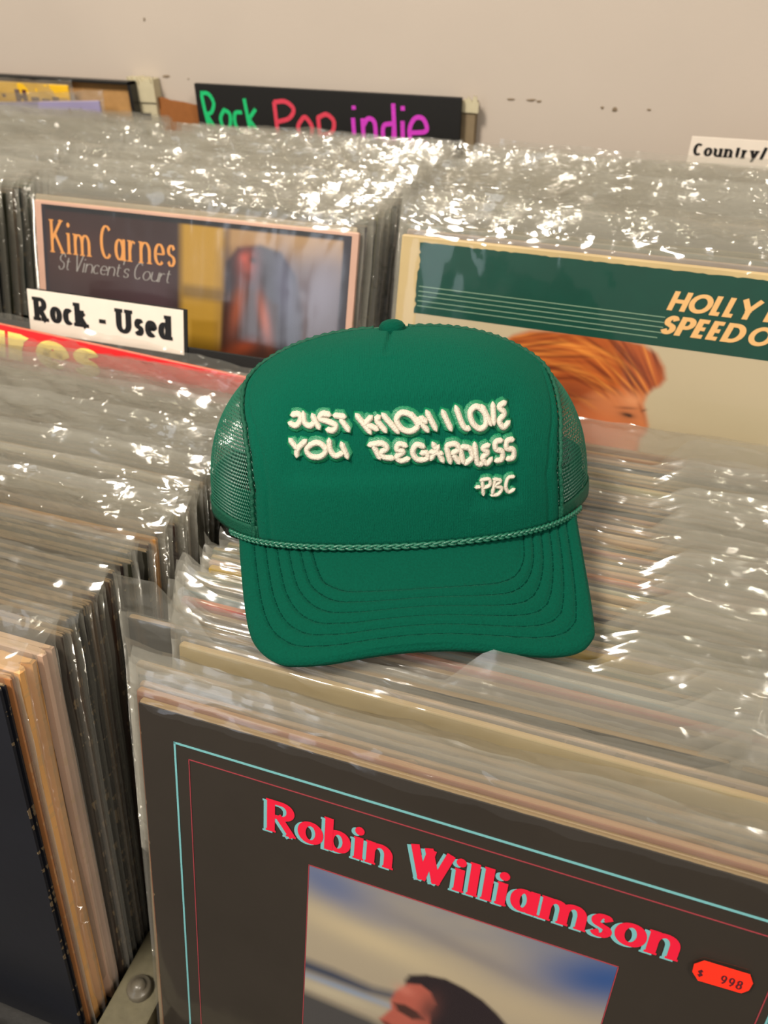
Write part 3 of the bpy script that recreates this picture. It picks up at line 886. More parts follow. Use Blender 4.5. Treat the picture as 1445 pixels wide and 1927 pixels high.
for i, (y, th, c) in enumerate([(.0215, .0035, (60, 52, 46)), (.027, .0036, (96, 82, 70)), (.0325, .0035, (30, 28, 28)), (.038, .0036, (46, 44, 42)), (.0435, .004, (40, 36, 34)),
                                (.0495, .0045, (96, 70, 44)), (.0555, .0036, (60, 40, 34))]):
    record((XL + .004 + rnd.uniform(-.004, .004), y, zL(leanL(y)) + rnd.uniform(0, .003)), leanL(y), 0, rnd.uniform(-.3, .3), c, th, BAG_L[(3 + i) % 8], '%s-edged album, %s behind the pinkish beige box set' % (('dark brown', 'taupe', 'black', 'charcoal', 'blackish brown', 'mid brown', 'reddish brown')[i], ('first', 'second', 'third', 'fourth', 'fifth', 'sixth', 'seventh')[i]))
for y in spaced(.062, .287, .0060):
    le = leanL(y) + rnd.uniform(-.4, .4)
    record((XL + .004 + rnd.uniform(-.006, .006), y, zL(le) + abs(rnd.gauss(0, .0025))), le, rnd.uniform(-.4, .4), rnd.uniform(-.4, .4), any_colour(1, 0) if y < .11 else any_colour(.52, .38), T0 * rnd.uniform(.8, 1.15),
           rnd.choice(BAG_L if y < .11 else BAG_C + BAG_S), lL, gL)
red = record((-.376, .302, 1.036), 15.5, 2.0, 4.0, (232, 30, 34), T0, BAG_L[1], 'red album with pale yellow letters tilted down beside the lettered divider')
text_on('title_print', 'ures', .018, .150, .0300, .0330, M['yellow_ink'], red.children[0], wv=.26, wh=.2, xh=.74, track=.06)
red.children[1].location = (0, 0, -.010)
record((-.372, .311, 1.000), 15.8, 0, 0, (40, 38, 38), T0, BAG_C[5], 'black album in a crinkled sleeve just before the lettered divider')

# lettered divider
dv_ = empty('section_divider')
dv_.rotation_mode = 'YXZ'
dv_.rotation_euler = (R_(-15), 0, 0)
top_l = Vector((-.374, .327, 1.040))
Hd = (top_l.z - FLOOR_F) / math.cos(R_(15))
dv_.location = top_l - dv_.rotation_euler.to_matrix() @ Vector((0, 0, Hd))
tag(dv_, 'black section divider with a white card strip reading Rock - Used', 'divider')
box('divider_board', 0, .318, 0, .0025, 0, Hd - .014, M['black_card'], dv_, .0006)
cx0, cx1 = .062, .2185
strip = box('lettered_strip', cx0, cx1, -.0022, -.0012, Hd - .021, Hd + .0165, M['white_card'], dv_, .0004)
box('strip_backing', cx0 + .001, cx1 + .003, -.0010, 0.0, Hd - .034, Hd + .0175, M['black_card'], dv_, .0004)
text_on('strip_lettering', 'Rock - Used', cx0 + .006, cx1 - .010, .0265, .0205, M['ink_black'], strip, -.0024, top=Hd + .0165, wv=.30, wh=.17, xh=.70, serif=.06, sthick=.15, track=.05)
slv = bag_mesh('clear_sleeve', 55, M['clear_front'], .002, .014)
share('clear_sleeve', slv, dv_).location = (.004, -.0005, Hd - .352)

# ------------------------------------------------------------------ back bins
gK, gH, gF = 'albums packed in the back bin below the chalkboard sign', 'albums packed in the right back bin', 'albums packed in the far left back bin'
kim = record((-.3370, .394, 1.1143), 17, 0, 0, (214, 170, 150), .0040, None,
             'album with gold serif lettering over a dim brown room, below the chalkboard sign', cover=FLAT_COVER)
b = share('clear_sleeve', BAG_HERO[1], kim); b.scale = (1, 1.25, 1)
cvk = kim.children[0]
art = Art(.008, .309, .0035, .20, 260, 180, (52, 36, 38))
U, V = art.U, art.V
art.paint(np.clip((U - .02) / .1, 0, 1) * np.clip((.155 - U) / .02, 0, 1) * np.clip((V - .02) / .05, 0, 1), (74, 54, 62), .8)
art.blob(.05, .045, .05, .025, (70, 46, 44), 0, .8)
art.paint(np.clip((U - .148) / .008, 0, 1) * np.clip((.197 - U) / .006, 0, 1), (178, 138, 52), .95)
art.paint(np.clip((U - .148) / .008, 0, 1) * np.clip((.197 - U) / .006, 0, 1) * np.clip((V - .055) / .006, 0, 1) * np.clip((.072 - V) / .006, 0, 1), (110, 84, 36), .8)
art.poly([(.162, .088), (.190, .086), (.190, .125), (.162, .127)], (150, 112, 20), .002, .8)
art.paint(np.clip((U - .192) / .01, 0, 1) * np.clip((.05 - V) / .03, 0, 1), (170, 136, 96), .95)
art.poly([(.195, .03), (.31, .02), (.31, .20), (.195, .20)], (86, 70, 72), .012, .7)
art.poly([(.196, .035), (.207, .022), (.228, .018), (.247, .022), (.262, .040), (.270, .07), (.268, .2), (.196, .2)], (40, 34, 44), .002, .95)
art.blob(.252, .05, .010, .03, (96, 98, 124), -8, .7)  # bluish reflection on the clear sleeve, painted into the print colours
art.blob(.285, .05, .018, .03, (124, 118, 134), 12, .75)  # lavender sheen of the crinkled sleeve, likewise put into the picture
art.blob(.216, .034, .009, .012, (150, 70, 62), 5, .95)
art.blob(.2135, .030, .0045, .004, (186, 86, 76), 0, .8)
art.blob(.222, .031, .004, .003, (44, 32, 36), 0, .9)
art.blob(.2165, .045, .006, .003, (90, 38, 38), 0, .8)
art.poly([(.195, .062), (.21, .055), (.23, .056), (.246, .066), (.25, .2), (.186, .2)], (52, 24, 14), .0025, .95)
art.blob(.208, .072, .006, .022, (150, 66, 20), 12, .8)
art.blob(.234, .078, .005, .020, (168, 74, 26), -14, .8)
art.blob(.215, .105, .014, .006, (136, 54, 20), -20, .8)
art.blob(.203, .118, .016, .006, (140, 60, 22), 10, .7)
art.paint(np.clip((.0088 - V) / .002, 0, 1), (24, 26, 32), 1)
art.paint(np.clip((.013 - U) / .002, 0, 1), (40, 34, 44), 1)
art.paint(np.clip((U - .301) / .002, 0, 1), (44, 40, 50), 1)
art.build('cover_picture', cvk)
text_on('title_print', 'Kim Carnes', .0165, .1470, .0445, .0285, M['gold_ink'], cvk, -.0004, wv=.135, wh=.05, xh=.64, serif=.05, sthick=.035, track=.08, wide=.82)
text_on('subtitle_print', "St Vincent's Court", .0225, .1405, .0590, .0145, M['grey_ink'], cvk, -.0004, wv=.085, wh=.03, xh=.56, shear=.35, track=.05, slope=.0)

holly = record((.0125, .398, 1.1155), 14, -1, 0, (200, 176, 126), .0050, None,
               'album with a dark green band, sandy capital letters and a red-haired head', cover=FLAT_COVER)
b = share('clear_sleeve', BAG_HERO[2], holly); b.scale = (1, 1.5, 1)
cvh = holly.children[0]
rng_ = np.random.RandomState(4)
us = np.linspace(.0156, .313, 90)
topv = .0046 + .0007 * rng_.rand(90) * (rng_.rand(90) > .6)
lefts = np.linspace(.0046, .0600, 30)
lv = [(.0160 + .0016 * rng_.rand() * (rng_.rand() > .5), v) for v in lefts[::-1]]
ring = [(u, -.0003, H - v) for u, v in zip(us, topv)] + [(.3135, -.0003, H - .0600)] + [(u, -.0003, H - v) for u, v in lv]
mesh_obj('green_band_print', ring, [tuple(range(len(ring)))], M['bottle_green'], cvh)['label'] = 'dark green printed band with chipped edges'
art = Art(.0180, .3135, .0600, .19, 230, 130, (184, 170, 142))
U, V = art.U, art.V
art.blob(.29, .11, .08, .02, (170, 158, 128), 4, .5)
art.blob(.27, .15, .12, .02, (140, 122, 84), 4, .6)
hd = [(.092, .075), (.100, .067), (.113, .0615), (.125, .060), (.150, .058), (.180, .058), (.198, .060), (.210, .066), (.2175, .075), (.2205, .084), (.2175, .090), (.2135, .092), (.209, .0985), (.2075, .105), (.2100, .110), (.2145, .122), (.2145, .127), (.2110, .133), (.21, .19), (.10, .19), (.085, .11)]
art.poly(hd, (172, 84, 36), .0022)
face = [(.186, .0985), (.196, .0985), (.2085, .0985), (.2078, .1065), (.2102, .111), (.2148, .122), (.2146, .127), (.211, .132), (.21, .19), (.16, .19), (.168, .13), (.174, .108)]
art.poly([(.192, .095), (.2085, .098), (.2078, .1065), (.2102, .111), (.2148, .122), (.2146, .127), (.211, .132), (.21, .19), (.14, .19), (.150, .12), (.165, .105), (.178, .097)], (196, 118, 72), .003)
for i in range(110):
    t = i / 109
    a0 = rng_.uniform(-.006, .006)
    cx, cy = .105 + .105 * rng_.rand(), .066 + .05 * rng_.rand() ** 1.4
    c = [(226, 142, 62), (120, 48, 20), (196, 100, 40), (88, 34, 16)][i % 4]
    msk = blob(U, V, cx, cy, .020, .0008 + .0008 * rng_.rand(), -12 + 70 * (cx - .12) / .09 * (1 if cx > .15 else .4) + rng_.uniform(-8, 8))
    art.paint(msk * poly_mask(U, V, hd, .002) * (1 - .92 * poly_mask(U, V, face, .005)), c, .65)
art.blob(.150, .110, .022, .02, (96, 38, 18), 10, .7)
art.blob(.16, .140, .03, .02, (170, 72, 34), 0, .8)
art.blob(.198, .118, .010, .007, (168, 96, 58), 0, .6)
art.blob(.1985, .1160, .0050, .0018, (40, 26, 22), 4, .95)
art.blob(.1975, .1105, .0075, .0011, (104, 50, 28), -6, .8)
art.blob(.2005, .1165, .0012, .0010, (20, 16, 16), 0, 1)
art.blob(.2098, .1105, .0022, .0008, (50, 34, 26), -30, .8)
art.blob(.187, .130, .014, .008, (206, 112, 66), 0, .6)
art.blob(.200, .104, .007, .005, (220, 150, 104), 0, .6)
art.paint(np.clip((U - .2) / .02, 0, 1) * 0, (0, 0, 0))
art.build('cover_photo', cvh)
for v in (.0382, .0420, .0456, .0496, .0536):
    quad_on('stripe_print', .0185, .2105 if v < .05 else .208, v, v + .0006, M['sage_ink'], cvh, -.0005)
kw = dict(wv=.235, wh=.20, shear=.22, track=.03)
text_on('title_print', 'HOLLY', .2100, .2705, .0330, .0140, M['sand_ink'], cvh, -.0005, **kw)
text_on('title_print', 'N', .2765, .2900, .0330, .0140, M['sand_ink'], cvh, -.0005, **kw)
text_on('title_print', 'SPEED', .2078, .2655, .0505, .0140, M['sand_ink'], cvh, -.0005, **kw)
text_on('title_print', 'OF', .2685, .2935, .0505, .0140, M['sand_ink'], cvh, -.0005, **kw)

row(-.337, spaced(.4005, .712, .0073), FLOOR_B, lambda y: 17 + 6.5 * (y - .4) / .3, BAG_C, 'clear-sleeved album packed edge-on behind the gold-lettered album', gK, None, .5, .42)
row(.0125, spaced(.406, .672, .0073), FLOOR_B, lambda y: 14.5 + 8 * (y - .4) / .3, BAG_C, 'clear-sleeved album packed edge-on behind the green-banded album', gH, None, .45, .45)
row(-.690, spaced(.356, .695, .0076), FLOOR_B, lambda y: 16 + 5 * (y - .36) / .33, BAG_C, 'clear-sleeved album packed edge-on in the back bin at the left photo border', gF, None, .6, .3)
record((.0125 + .025, .680, 1.110), 21, 0, 0, (84, 40, 38), T0, BAG_C[2], 'album with a dark maroon top edge standing proud at the back of the right bin')

# ------------------------------------------------------------------ signs and boards along the wall
sg = empty('chalkboard_sign', (-.3802, .772, 1.066))
tag(sg, 'black chalkboard sign with hand-drawn green, red and magenta words Rock Pop indie', 'sign')
SW, SH = .3475, .0905
board = box('sign_board', 0, SW, 0, .006, 0, SH, M['black_card'], sg, .0008)


def chalk(name, strokes, mat, wd=.0042):
    V, F = [], []
    for st in strokes:
        ribbon([tuple(p) for p in catmull(st, 6)], wd, wd, V, F)
    v3 = [(a, -.0003 - .00002 * (i % 2), b) for i, (a, b) in enumerate(V)]
    return mesh_obj(name, v3, F, mat, sg)


def sp(x, y):      # sign drawing grid: x 0..100 across, y 0..26 down
    return (x / 100 * SW, SH - y / 100 * SW)


chalk('lettering_green', [[sp(2.6, 3.5), sp(3.4, 10), sp(4.8, 17.5)], [sp(2.2, 3), sp(5.5, 3.2), sp(7.2, 6), sp(6, 9), sp(3.8, 10)], [sp(3.8, 10), sp(6, 13.5), sp(8.4, 16.5)],
                          [sp(11.2, 8), sp(9.4, 11), sp(10.4, 14.5), sp(12.8, 13.5), sp(13.4, 9.5), sp(11.2, 8)],
                          [sp(18.4, 8.5), sp(15.6, 9), sp(15.2, 12.5), sp(17, 15), sp(19, 14)],
                          [sp(19.8, 4), sp(20.4, 9), sp(21.2, 15)], [sp(24, 7.2), sp(20.8, 10.8)], [sp(21.2, 11), sp(24.6, 15)]], M['chalk_green'], .0046)
chalk('lettering_red', [[sp(31.6, 4.5), sp(31.9, 10), sp(32.4, 17.5)], [sp(31.4, 4.6), sp(36, 4.2), sp(39, 6.5), sp(37, 9.5), sp(32, 11)],
                        [sp(42.5, 9), sp(40.4, 12), sp(41.6, 16), sp(44.6, 16), sp(45.8, 12), sp(43.8, 9), sp(42.5, 9)],
                        [sp(48.3, 8.5), sp(48.6, 13), sp(49, 19)], [sp(48, 8.8), sp(51.5, 7.5), sp(54.2, 9.5), sp(53.4, 13), sp(49, 14.5)]], M['chalk_red'], .0052)
chalk('lettering_magenta', [[sp(61.5, 8), sp(61.8, 13.5)], [sp(61.8, 4.2), sp(61.9, 5.4)],
                            [sp(65, 8), sp(65.4, 14.5)], [sp(65.2, 10.5), sp(67, 8), sp(69.4, 9), sp(70, 14.5)],
                            [sp(76, 9), sp(72.8, 10), sp(73, 14.5), sp(76, 14.8), sp(76.6, 10)], [sp(76.2, 2.8), sp(76.6, 9), sp(77, 16)],
                            [sp(79.6, 8), sp(79.9, 15)], [sp(79.6, 3.4), sp(79.7, 4.8)],
                            [sp(82.8, 11.6), sp(88.2, 10.6), sp(87, 7), sp(84, 7), sp(82.2, 10.6), sp(83.2, 14.8), sp(86, 16), sp(88.8, 14.4)]], M['chalk_pink'], .0052)


def ragged(name, x0, x1, y0, y1, z0, z1, mat, parent, seed, rag=.003):
    """board with a torn, uneven top edge"""
    rng = random.Random(seed)
    n = 14
    xs = [x0 + (x1 - x0) * i / n for i in range(n + 1)]
    tops = [z1 - rag * rng.random() for _ in xs]
    v, f = [], []
    for y in (y0, y1):
        for x, t in zip(xs, tops):
            v += [(x, y, z0), (x, y, t)]
    m_ = 2 * (n + 1)
    for i in range(n):
        a = 2 * i
        f += [(a, a + 2, a + 3, a + 1), (m_ + a, m_ + a + 1, m_ + a + 3, m_ + a + 2), (a + 1, a + 3, m_ + a + 3, m_ + a + 1)]
    f += [(0, 1, m_ + 1, m_), (2 * n, m_ + 2 * n, m_ + 2 * n + 1, 2 * n + 1)]
    return mesh_obj(name, v, f, mat, parent)


pl = empty('cream_post', (-.4665, .788, 0.98))
tag(pl, 'chipped cream painted post between the black frame and the brown cardboard', 'post')
ragged('post_face', -.0190, .0200, -.006, .010, 0, .1785, M['cream_paint'], pl, 3)
ragged('torn_paper', -.016, .022, -.0085, -.0065, .150, .181, M['cream_paint'], pl, 8, .012)
box('dark_slot', -.013, .010, -.0075, -.0055, .128, .137, M['black_card'], pl, .0003)
pr_ = empty('cream_post', (-.0245, .788, 0.98))
tag(pr_, 'narrow cream post with torn paper beside the right end of the chalkboard', 'post')
ragged('post_face', -.020, .006, -.004, .010, 0, .172, M['grey_board'], pr_, 5, .002)
ragged('torn_paper', -.012, .010, -.0062, -.0042, .160, .179, M['cream_paint'], pr_, 11, .010)
cb_ = empty('cardboard_sheet', (-.420, .790, 0.98))
tag(cb_, 'brown cardboard sheet with sloping torn top left of the chalkboard', 'cardboard')
v = [(-.028, -.002, 0), (.045, -.002, 0), (.045, -.002, .146), (.01, -.002, .151), (-.010, -.002, .1525), (-.022, -.002, .1555), (-.028, -.002, .155)]
v2 = [(a, .002, c) for a, _, c in v]
k = len(v)
mesh_obj('cardboard_face', v + v2, [tuple(range(k)), tuple(range(k, 2 * k))[::-1]] + [(i, k + i, k + (i + 1) % k, (i + 1) % k) for i in range(k)], M['brown_board'], cb_)

fm = empty('black_display_frame', (-.470, .764, 1.0))
tag(fm, 'black rimmed display box with tan backing at the upper left', 'frame')
box('frame_post', -.004, .001, 0, .014, 0, .155, M['black_frame'], fm, .0005)
box('frame_rail', -.40, .001, 0, .014, .1515, .155, M['black_frame'], fm, .0005)
box('frame_backing', -.40, -.004, .010, .0145, 0, .1512, M['tan_board'], fm, 0)
ya = record((-.770 - .105, .7565, 1.1488), 3, 0, 0, (238, 186, 20), T0, BAG_C[6], 'yellow album with dark plum lettering inside the black display frame')
ya.children[1].location = (0, 0, -.017)
cy_ = ya.children[0]
for i, (a, b_, v0, v1) in enumerate([(.206, .212, .015, .019), (.228, .236, .0085, .024), (.240, .247, .0085, .024), (.228, .247, .0150, .0200), (.253, .266, .0165, .030), (.270, .283, .018, .030), (.287, .298, .015, .030)]):
    quad_on('letter_print', a, b_, v0, v1, M['plum_ink'], cy_)
lil = record((-.822, .7435, 1.1165), 5, 0, -3.4, (150, 142, 178), T0, BAG_C[7], 'lilac album tilted in front of the yellow album')
lil.children[1].location = (0, 0, -.017)
mesh_obj('crescent_print', [(.268 + .0022 * math.cos(t) + (.0014 if math.cos(t) > 0 else 0) * -1, -.0004, H - .0125 + .0048 * math.sin(t)) for t in np.linspace(.5, 5.8, 16)], [tuple(range(16))], M['plum_ink'], lil.children[0])
quad_on('caption_print', .272, .290, .0215, .0228, M['ink_black'], lil.children[0])

ct = empty('section_card', (.2235, .712, .9))
tag(ct, 'white card strip reading Country/ above the right back bin', 'sign')
cs = box('card_strip', 0, .20, 0, .0015, 0, .2425, M['white_card'], ct, .0004)
text_on('card_lettering', 'Country/', .004, .0735, .0175, .0115, M['ink_black'], cs, -.0004, top=.2425, wv=.25, wh=.14, xh=.70, serif=.045, sthick=.11, track=.09)

# ------------------------------------------------------------------ the green trucker cap
# cap space: x across, y back from the foot of the front panel, z up
CAP_N, CAP_H, CAP_C = 2.506, 0.1047, 0.0772
RING_CTRL = [(0, 0), (.05, .005), (.083, .018), (.105, .042), (.118, .075), (.104, .118), (.06, .15), (0, .16)]
RING = np.array(catmull(RING_CTRL + [(-x, y) for x, y in RING_CTRL[-2:0:-1]], 12, True))
NR = len(RING)            # 168 points, index 0 at the front, increasing to the right


def ring_at(j):
    j = j % NR
    i = int(j)
    t = j - i
    return RING[i] * (1 - t) + RING[(i + 1) % NR] * t


def crown(j, v, out=0.0):
    a = v * math.pi / 2
    s = max(0.0, math.cos(a)) ** (2 / CAP_N)
    h = math.sin(a) ** (2 / CAP_N) if v > 0 else 0.0
    p = ring_at(j)
    c = np.array([0, CAP_C])
    q = c + (p - c) * s
    P = np.array([q[0], q[1], h * CAP_H])
    if out:
        d = np.array([(p - c)[0] * s ** .6, (p - c)[1] * s ** .6, .09 * h * h])
        P = P + d / (np.linalg.norm(d) + 1e-9) * out
    return P


def panel_y(x, z):
    """depth of the crown surface at (x, z) on the front"""
    h = min(.999, max(0, z / CAP_H))
    a = math.asin(h ** (CAP_N / 2))
    s = math.cos(a) ** (2 / CAP_N)
    half = np.concatenate([RING[-60:], RING[:61]])
    y = np.interp(x / s, half[:, 0], half[:, 1])
    return CAP_C + (y - CAP_C) * s


SEAM_V = [0, .025, .1375, .25, .35, .4375, .525, .60, .7, .8, .925, 1.0]
SEAM_L = [23, 23, 23, 25, 29, 36, 43, 47, 49, 50, 53, 54]
SEAM_R = [27, 27, 27, 30, 35, 40, 46, 48, 50, 52, 54, 54]
seam_l = lambda v: -np.interp(v, SEAM_V, SEAM_L)
seam_r = lambda v: np.interp(v, SEAM_V, SEAM_R)

yaw, tilt, roll = R_(18.65), R_(14.69), R_(-2.96)
hx = Vector((math.cos(yaw), math.sin(yaw), 0))
fy = Vector((math.sin(yaw), -math.cos(yaw), 0))
up = Vector((0, 0, 1))
hy = fy * math.cos(tilt) + up * math.sin(tilt)
h2 = up * math.cos(tilt) - fy * math.sin(tilt)
hx_ = hx * math.cos(roll) - h2 * math.sin(roll)
hz_ = h2 * math.cos(roll) + hx * math.sin(roll)
cap = empty('trucker_cap')
mt = Matrix((hx_, -hy, hz_)).transposed().to_4x4()
mt.translation = Vector((0.1029, 0.1132, 1.0384))
cap.matrix_world = mt
tag(cap, 'green foam-front trucker cap with cream puff lettering resting on the albums', 'cap')


def sbox(x, a, b, s):
    return 1 / (1 + math.exp(-(x - a) / s)) * 1 / (1 + math.exp((x - b) / s))


# front panel, pressed in around the lettering, pinched at the top dart and topstitched along its seams
NU, NVV = 150, 110
V, F = [], []
for i in range(NVV):
    v = (i / (NVV - 1)) * .994
    jl, jr = seam_l(v), seam_r(v)
    for k in range(NU):
        t = k / (NU - 1)
        j = jl + (jr - jl) * t
        P = crown(j, v, .0012)
        x, z = P[0], P[2]
        d = 0.0
        press = sbox(x, -.062, .067, .0022) * sbox(z, .038 - .0001 * x, .0765, .0020)
        press = max(press, sbox(x, .038, .067, .0022) * sbox(z, .020, .05, .002))
        d -= .0022 * press
        e = min(t, 1 - t) * (jr - jl)
        d -= .0007 * math.exp(-((e - 3.2) / .55) ** 2)              # topstitch groove
        d -= .0008 * max(0, 1 - e / 1.0)
        if v > .70:
            xs = -.0035 * (1 - (v - .70) / .3)
            d -= .0022 * min(1, (v - .70) / .05) * math.exp(-((x - xs) / .0011) ** 2)
            d += .0006 * math.exp(-(abs(x - xs) / .006) ** 2)
        dirv = np.array([P[0] * .5, P[1] - CAP_C, .09 * (z / CAP_H) ** 3])
        dirv /= np.linalg.norm(dirv) + 1e-9
        V.append(P + dirv * d)
F = grid_faces(NVV, NU)
pan = mesh_obj('front_panel', V, F, M['foam'], cap, True)
sm = pan.modifiers.new('thick', 'SOLIDIFY'); sm.thickness = .0025; sm.offset = -1


def hexnet(name, j0f, j1f, v0, v1, mat, cell=.0021, wire=.00027):
    """knitted net: thin strands round elongated hexagonal holes"""
    V, F = [], []
    # rows evenly spaced along the side of the crown
    vv = np.linspace(v0, v1, 400)
    side = np.array([crown(48, v) for v in vv])
    al = np.r_[0, np.cumsum(np.linalg.norm(np.diff(side, axis=0), axis=1))]
    nrow = int(al[-1] / cell)
    ncol = 170

    def pt(c, r):
        v = float(np.interp(r / nrow * al[-1], al, vv))
        a, b = j0f(v), j1f(v)
        return crown(a + (b - a) * c / ncol, v)
    segs = []
    for r in range(nrow):
        for c in range(ncol):
            o = .5 if r % 2 else 0.0
            # upright strand then a slanting strand to either side
            segs.append((pt(c + o, r), pt(c + o, r + .45)))
            if c + o + .5 <= ncol: segs.append((pt(c + o, r + .45), pt(c + o + .5, r + 1)))
            if c + o - .5 >= 0: segs.append((pt(c + o, r + .45), pt(c + o - .5, r + 1)))
    for a, b in segs:
        d = b - a
        l = np.linalg.norm(d)
        if l < 1e-5: continue
        n = np.array([a[0] * .5, a[1] - CAP_C, .03]); n /= np.linalg.norm(n)
        s = np.cross(d / l, n)
        k = len(V)
        w_ = wire * 1.25
        V += [a + s * w_, a + n * wire * .8, a - s * w_, b + s * w_, b + n * wire * .8, b - s * w_]
        F += [(k, k + 1, k + 4, k + 3), (k + 1, k + 2, k + 5, k + 4)]
    o = mesh_obj(name, V, F, mat, cap)
    o['kind'] = 'stuff'
    o['label'] = 'green nylon net sides and back of the crown'
    return o


hexnet('net_crown', lambda v: seam_r(v), lambda v: NR + seam_l(v), .0, .985, M['mesh'], .0021)


def strip(name, j0, j1, vlo, vhi, mat, out=.0012, n=90, m_=7, ruffle=0.0):
    V = []
    for r in range(m_):
        v = vlo + (vhi - vlo) * r / (m_ - 1)
        for k in range(n):
            j = j0 + (j1 - j0) * k / (n - 1)
            P = crown(j, max(0, v), out + ruffle * math.sin(k * 1.9) * math.sin(r * 1.4))
            V.append(P)
    o = mesh_obj(name, V, grid_faces(m_, n), mat, cap, True)
    s = o.modifiers.new('thick', 'SOLIDIFY'); s.thickness = .0012; s.offset = 0
    return o


strip('lower_binding', 27, NR - 23, 0.0, .030, M['binding'], .0006, 160, 5, .0002)
strip('sweatband', 0, NR, -.0, .12, M['sweatband'], -.0035, 180, 5)

# seam bindings between panel and net: twisted edging
for nm, sf in (('seam_binding', seam_l), ('seam_binding', seam_r)):
    path = [crown(sf(v) + (-.7 if sf is seam_l else .7), v, .0012) for v in np.linspace(.0, .97, 120)]
    V, F = tube_geo(path, .0013, 8)
    for i, p in enumerate(V):
        k = (i // 8)
        c = Vector(path[k])
        V[i] = c + (Vector(p) - c) * (1 + .32 * math.sin(k * 1.9 + (i % 8) * .8))
    mesh_obj(nm, V, F, M['binding'], cap, True)

# button on top
V, F = [], []
bp = crown(0, .999)
for k, (r_, z_) in enumerate([(.0078, -.003), (.0080, 0), (.0076, .0020), (.0060, .0040), (.0034, .0051), (.0008, .0054)]):
    V += [(bp[0] + .0006 + r_ * math.cos(2 * math.pi * i / 24), bp[1] - .004 + r_ * math.sin(2 * math.pi * i / 24), bp[2] + z_ + .0012) for i in range(24)]
    if k: F += [((k - 1) * 24 + i, (k - 1) * 24 + (i + 1) % 24, k * 24 + (i + 1) % 24, k * 24 + i) for i in range(24)]
F.append(tuple(range(120, 144)))
mesh_obj('top_button', V, F, M['suede'], cap, True)

# visor: nested U curves from the rim inwards; drooping, bowed sheet
def visor_z(x, y):      # y here points forward
    return -.545 * y - 1.5 * x * x


OUT_L = [(-.0950, -.0300), (-.0937, -.0253), (-.0911, -.0088), (-.0860, .0172), (-.0814, .0338), (-.0753, .0440), (-.0659, .0517), (-.0571, .0546), (-.0399, .0564), (-.0190, .0554),
         (.0019, .0544), (.0227, .0540), (.0434, .0544), (.0644, .0543), (.0774, .0525), (.0881, .0484), (.0949, .0414), (.0967, .0358), (.0985, .0188), (.1001, -.0061), (.1013, -.0256), (.1020, -.0310)]
IN_L = [(-.0520, -.0075), (-.0497, -.0022), (-.0467, .0078), (-.0422, .0162), (-.0312, .0224), (-.0180, .0240), (-.0032, .0246), (.0110, .0242), (.0248, .0234), (.0400, .0216), (.0504, .0195), (.0597, .0145), (.0656, .0045), (.0675, -.0069), (.0685, -.0105)]


def resample(pts, n):
    c = np.array(catmull(pts, 8))
    d = np.r_[0, np.cumsum(np.linalg.norm(np.diff(c, axis=0), axis=1))]
    t = np.linspace(0, d[-1], n)
    return np.stack([np.interp(t, d, c[:, 0]), np.interp(t, d, c[:, 1])], 1)


NS = 150
UO, UI = resample(OUT_L, NS), resample(IN_L, NS)
# innermost curve: a short arc on the root
xr = np.linspace(-.030, .040, NS)
UR = np.stack([xr, np.array([-np.interp(abs(x), RING[:40, 0], RING[:40, 1]) - .004 for x in xr])], 1)
KS = np.linspace(0, 1, 64)


def u_curve(k):          # 0 = rim, .78 = innermost stitching, 1 = root
    if k < .78:
        t = k / .78
        return UO * (1 - t) + UI * t
    t = (k - .78) / .22
    return UI * (1 - t) + UR * t


STITCH_K = [.155, .28, .405, .53, .655, .78]
rows_ = []
# rolled rim
cen = np.array([.003, .01])
for (o_, dz) in [(.0004, -.0046), (.0016, -.0036), (.0022, -.0022), (.0017, -.0008), (.0007, -.0001)]:
    d = UO - cen
    d = d / np.linalg.norm(d, axis=1)[:, None]
    q = UO + d * (o_ - .0014)
    rows_.append([(x, -y, visor_z(x, y) + dz) for x, y in q])
for k in KS[1:]:
    q = u_curve(k)
    g = sum(math.exp(-((k - s) / .014) ** 2) for s in STITCH_K)
    puff = 0.0
    for a, b_ in zip([0] + STITCH_K, STITCH_K):
        if a < k < b_: puff = math.sin((k - a) / (b_ - a) * math.pi)
    rows_.append([(x, -y, visor_z(x, y) + .0005 * puff - .0011 * g * (1 + .25 * math.sin(i * 1.3))) for i, (x, y) in enumerate(q)])
nr = len(rows_)
V = [p for r in rows_ for p in r]
F = [f[::-1] for f in grid_faces(nr, NS)]
# underside
base = len(V)
for k in np.linspace(0, 1, 14):
    q = u_curve(k)
    V += [(x * .992, -y * .985, visor_z(x, y) - .0048) for x, y in q]
F += grid_faces(14, NS, base=base)
F += [(i, base + i, base + i + 1, i + 1) for i in range(NS - 1)]
vis = mesh_obj('visor', V, F, M['suede'], cap, True)
for s in STITCH_K:
    q = u_curve(s)
    V, F = [], []
    d = np.r_[0, np.cumsum(np.linalg.norm(np.diff(q, axis=0), axis=1))]
    L = d[-1]
    nst = int(L / .0034)
    for i in range(nst):
        a = []
        for t in np.linspace(i + .12, i + .88, 4) / nst * L:
            x, y = np.interp(t, d, q[:, 0]), np.interp(t, d, q[:, 1])
            a.append((x, -y, visor_z(x, y) - .0007))
        v_, f_ = tube_geo(a, .00032, 5, len(V))
        V += v_; F += f_
    o = mesh_obj('stitch_line', V, F, M['thread'], vis)
    o['kind'] = 'stuff'

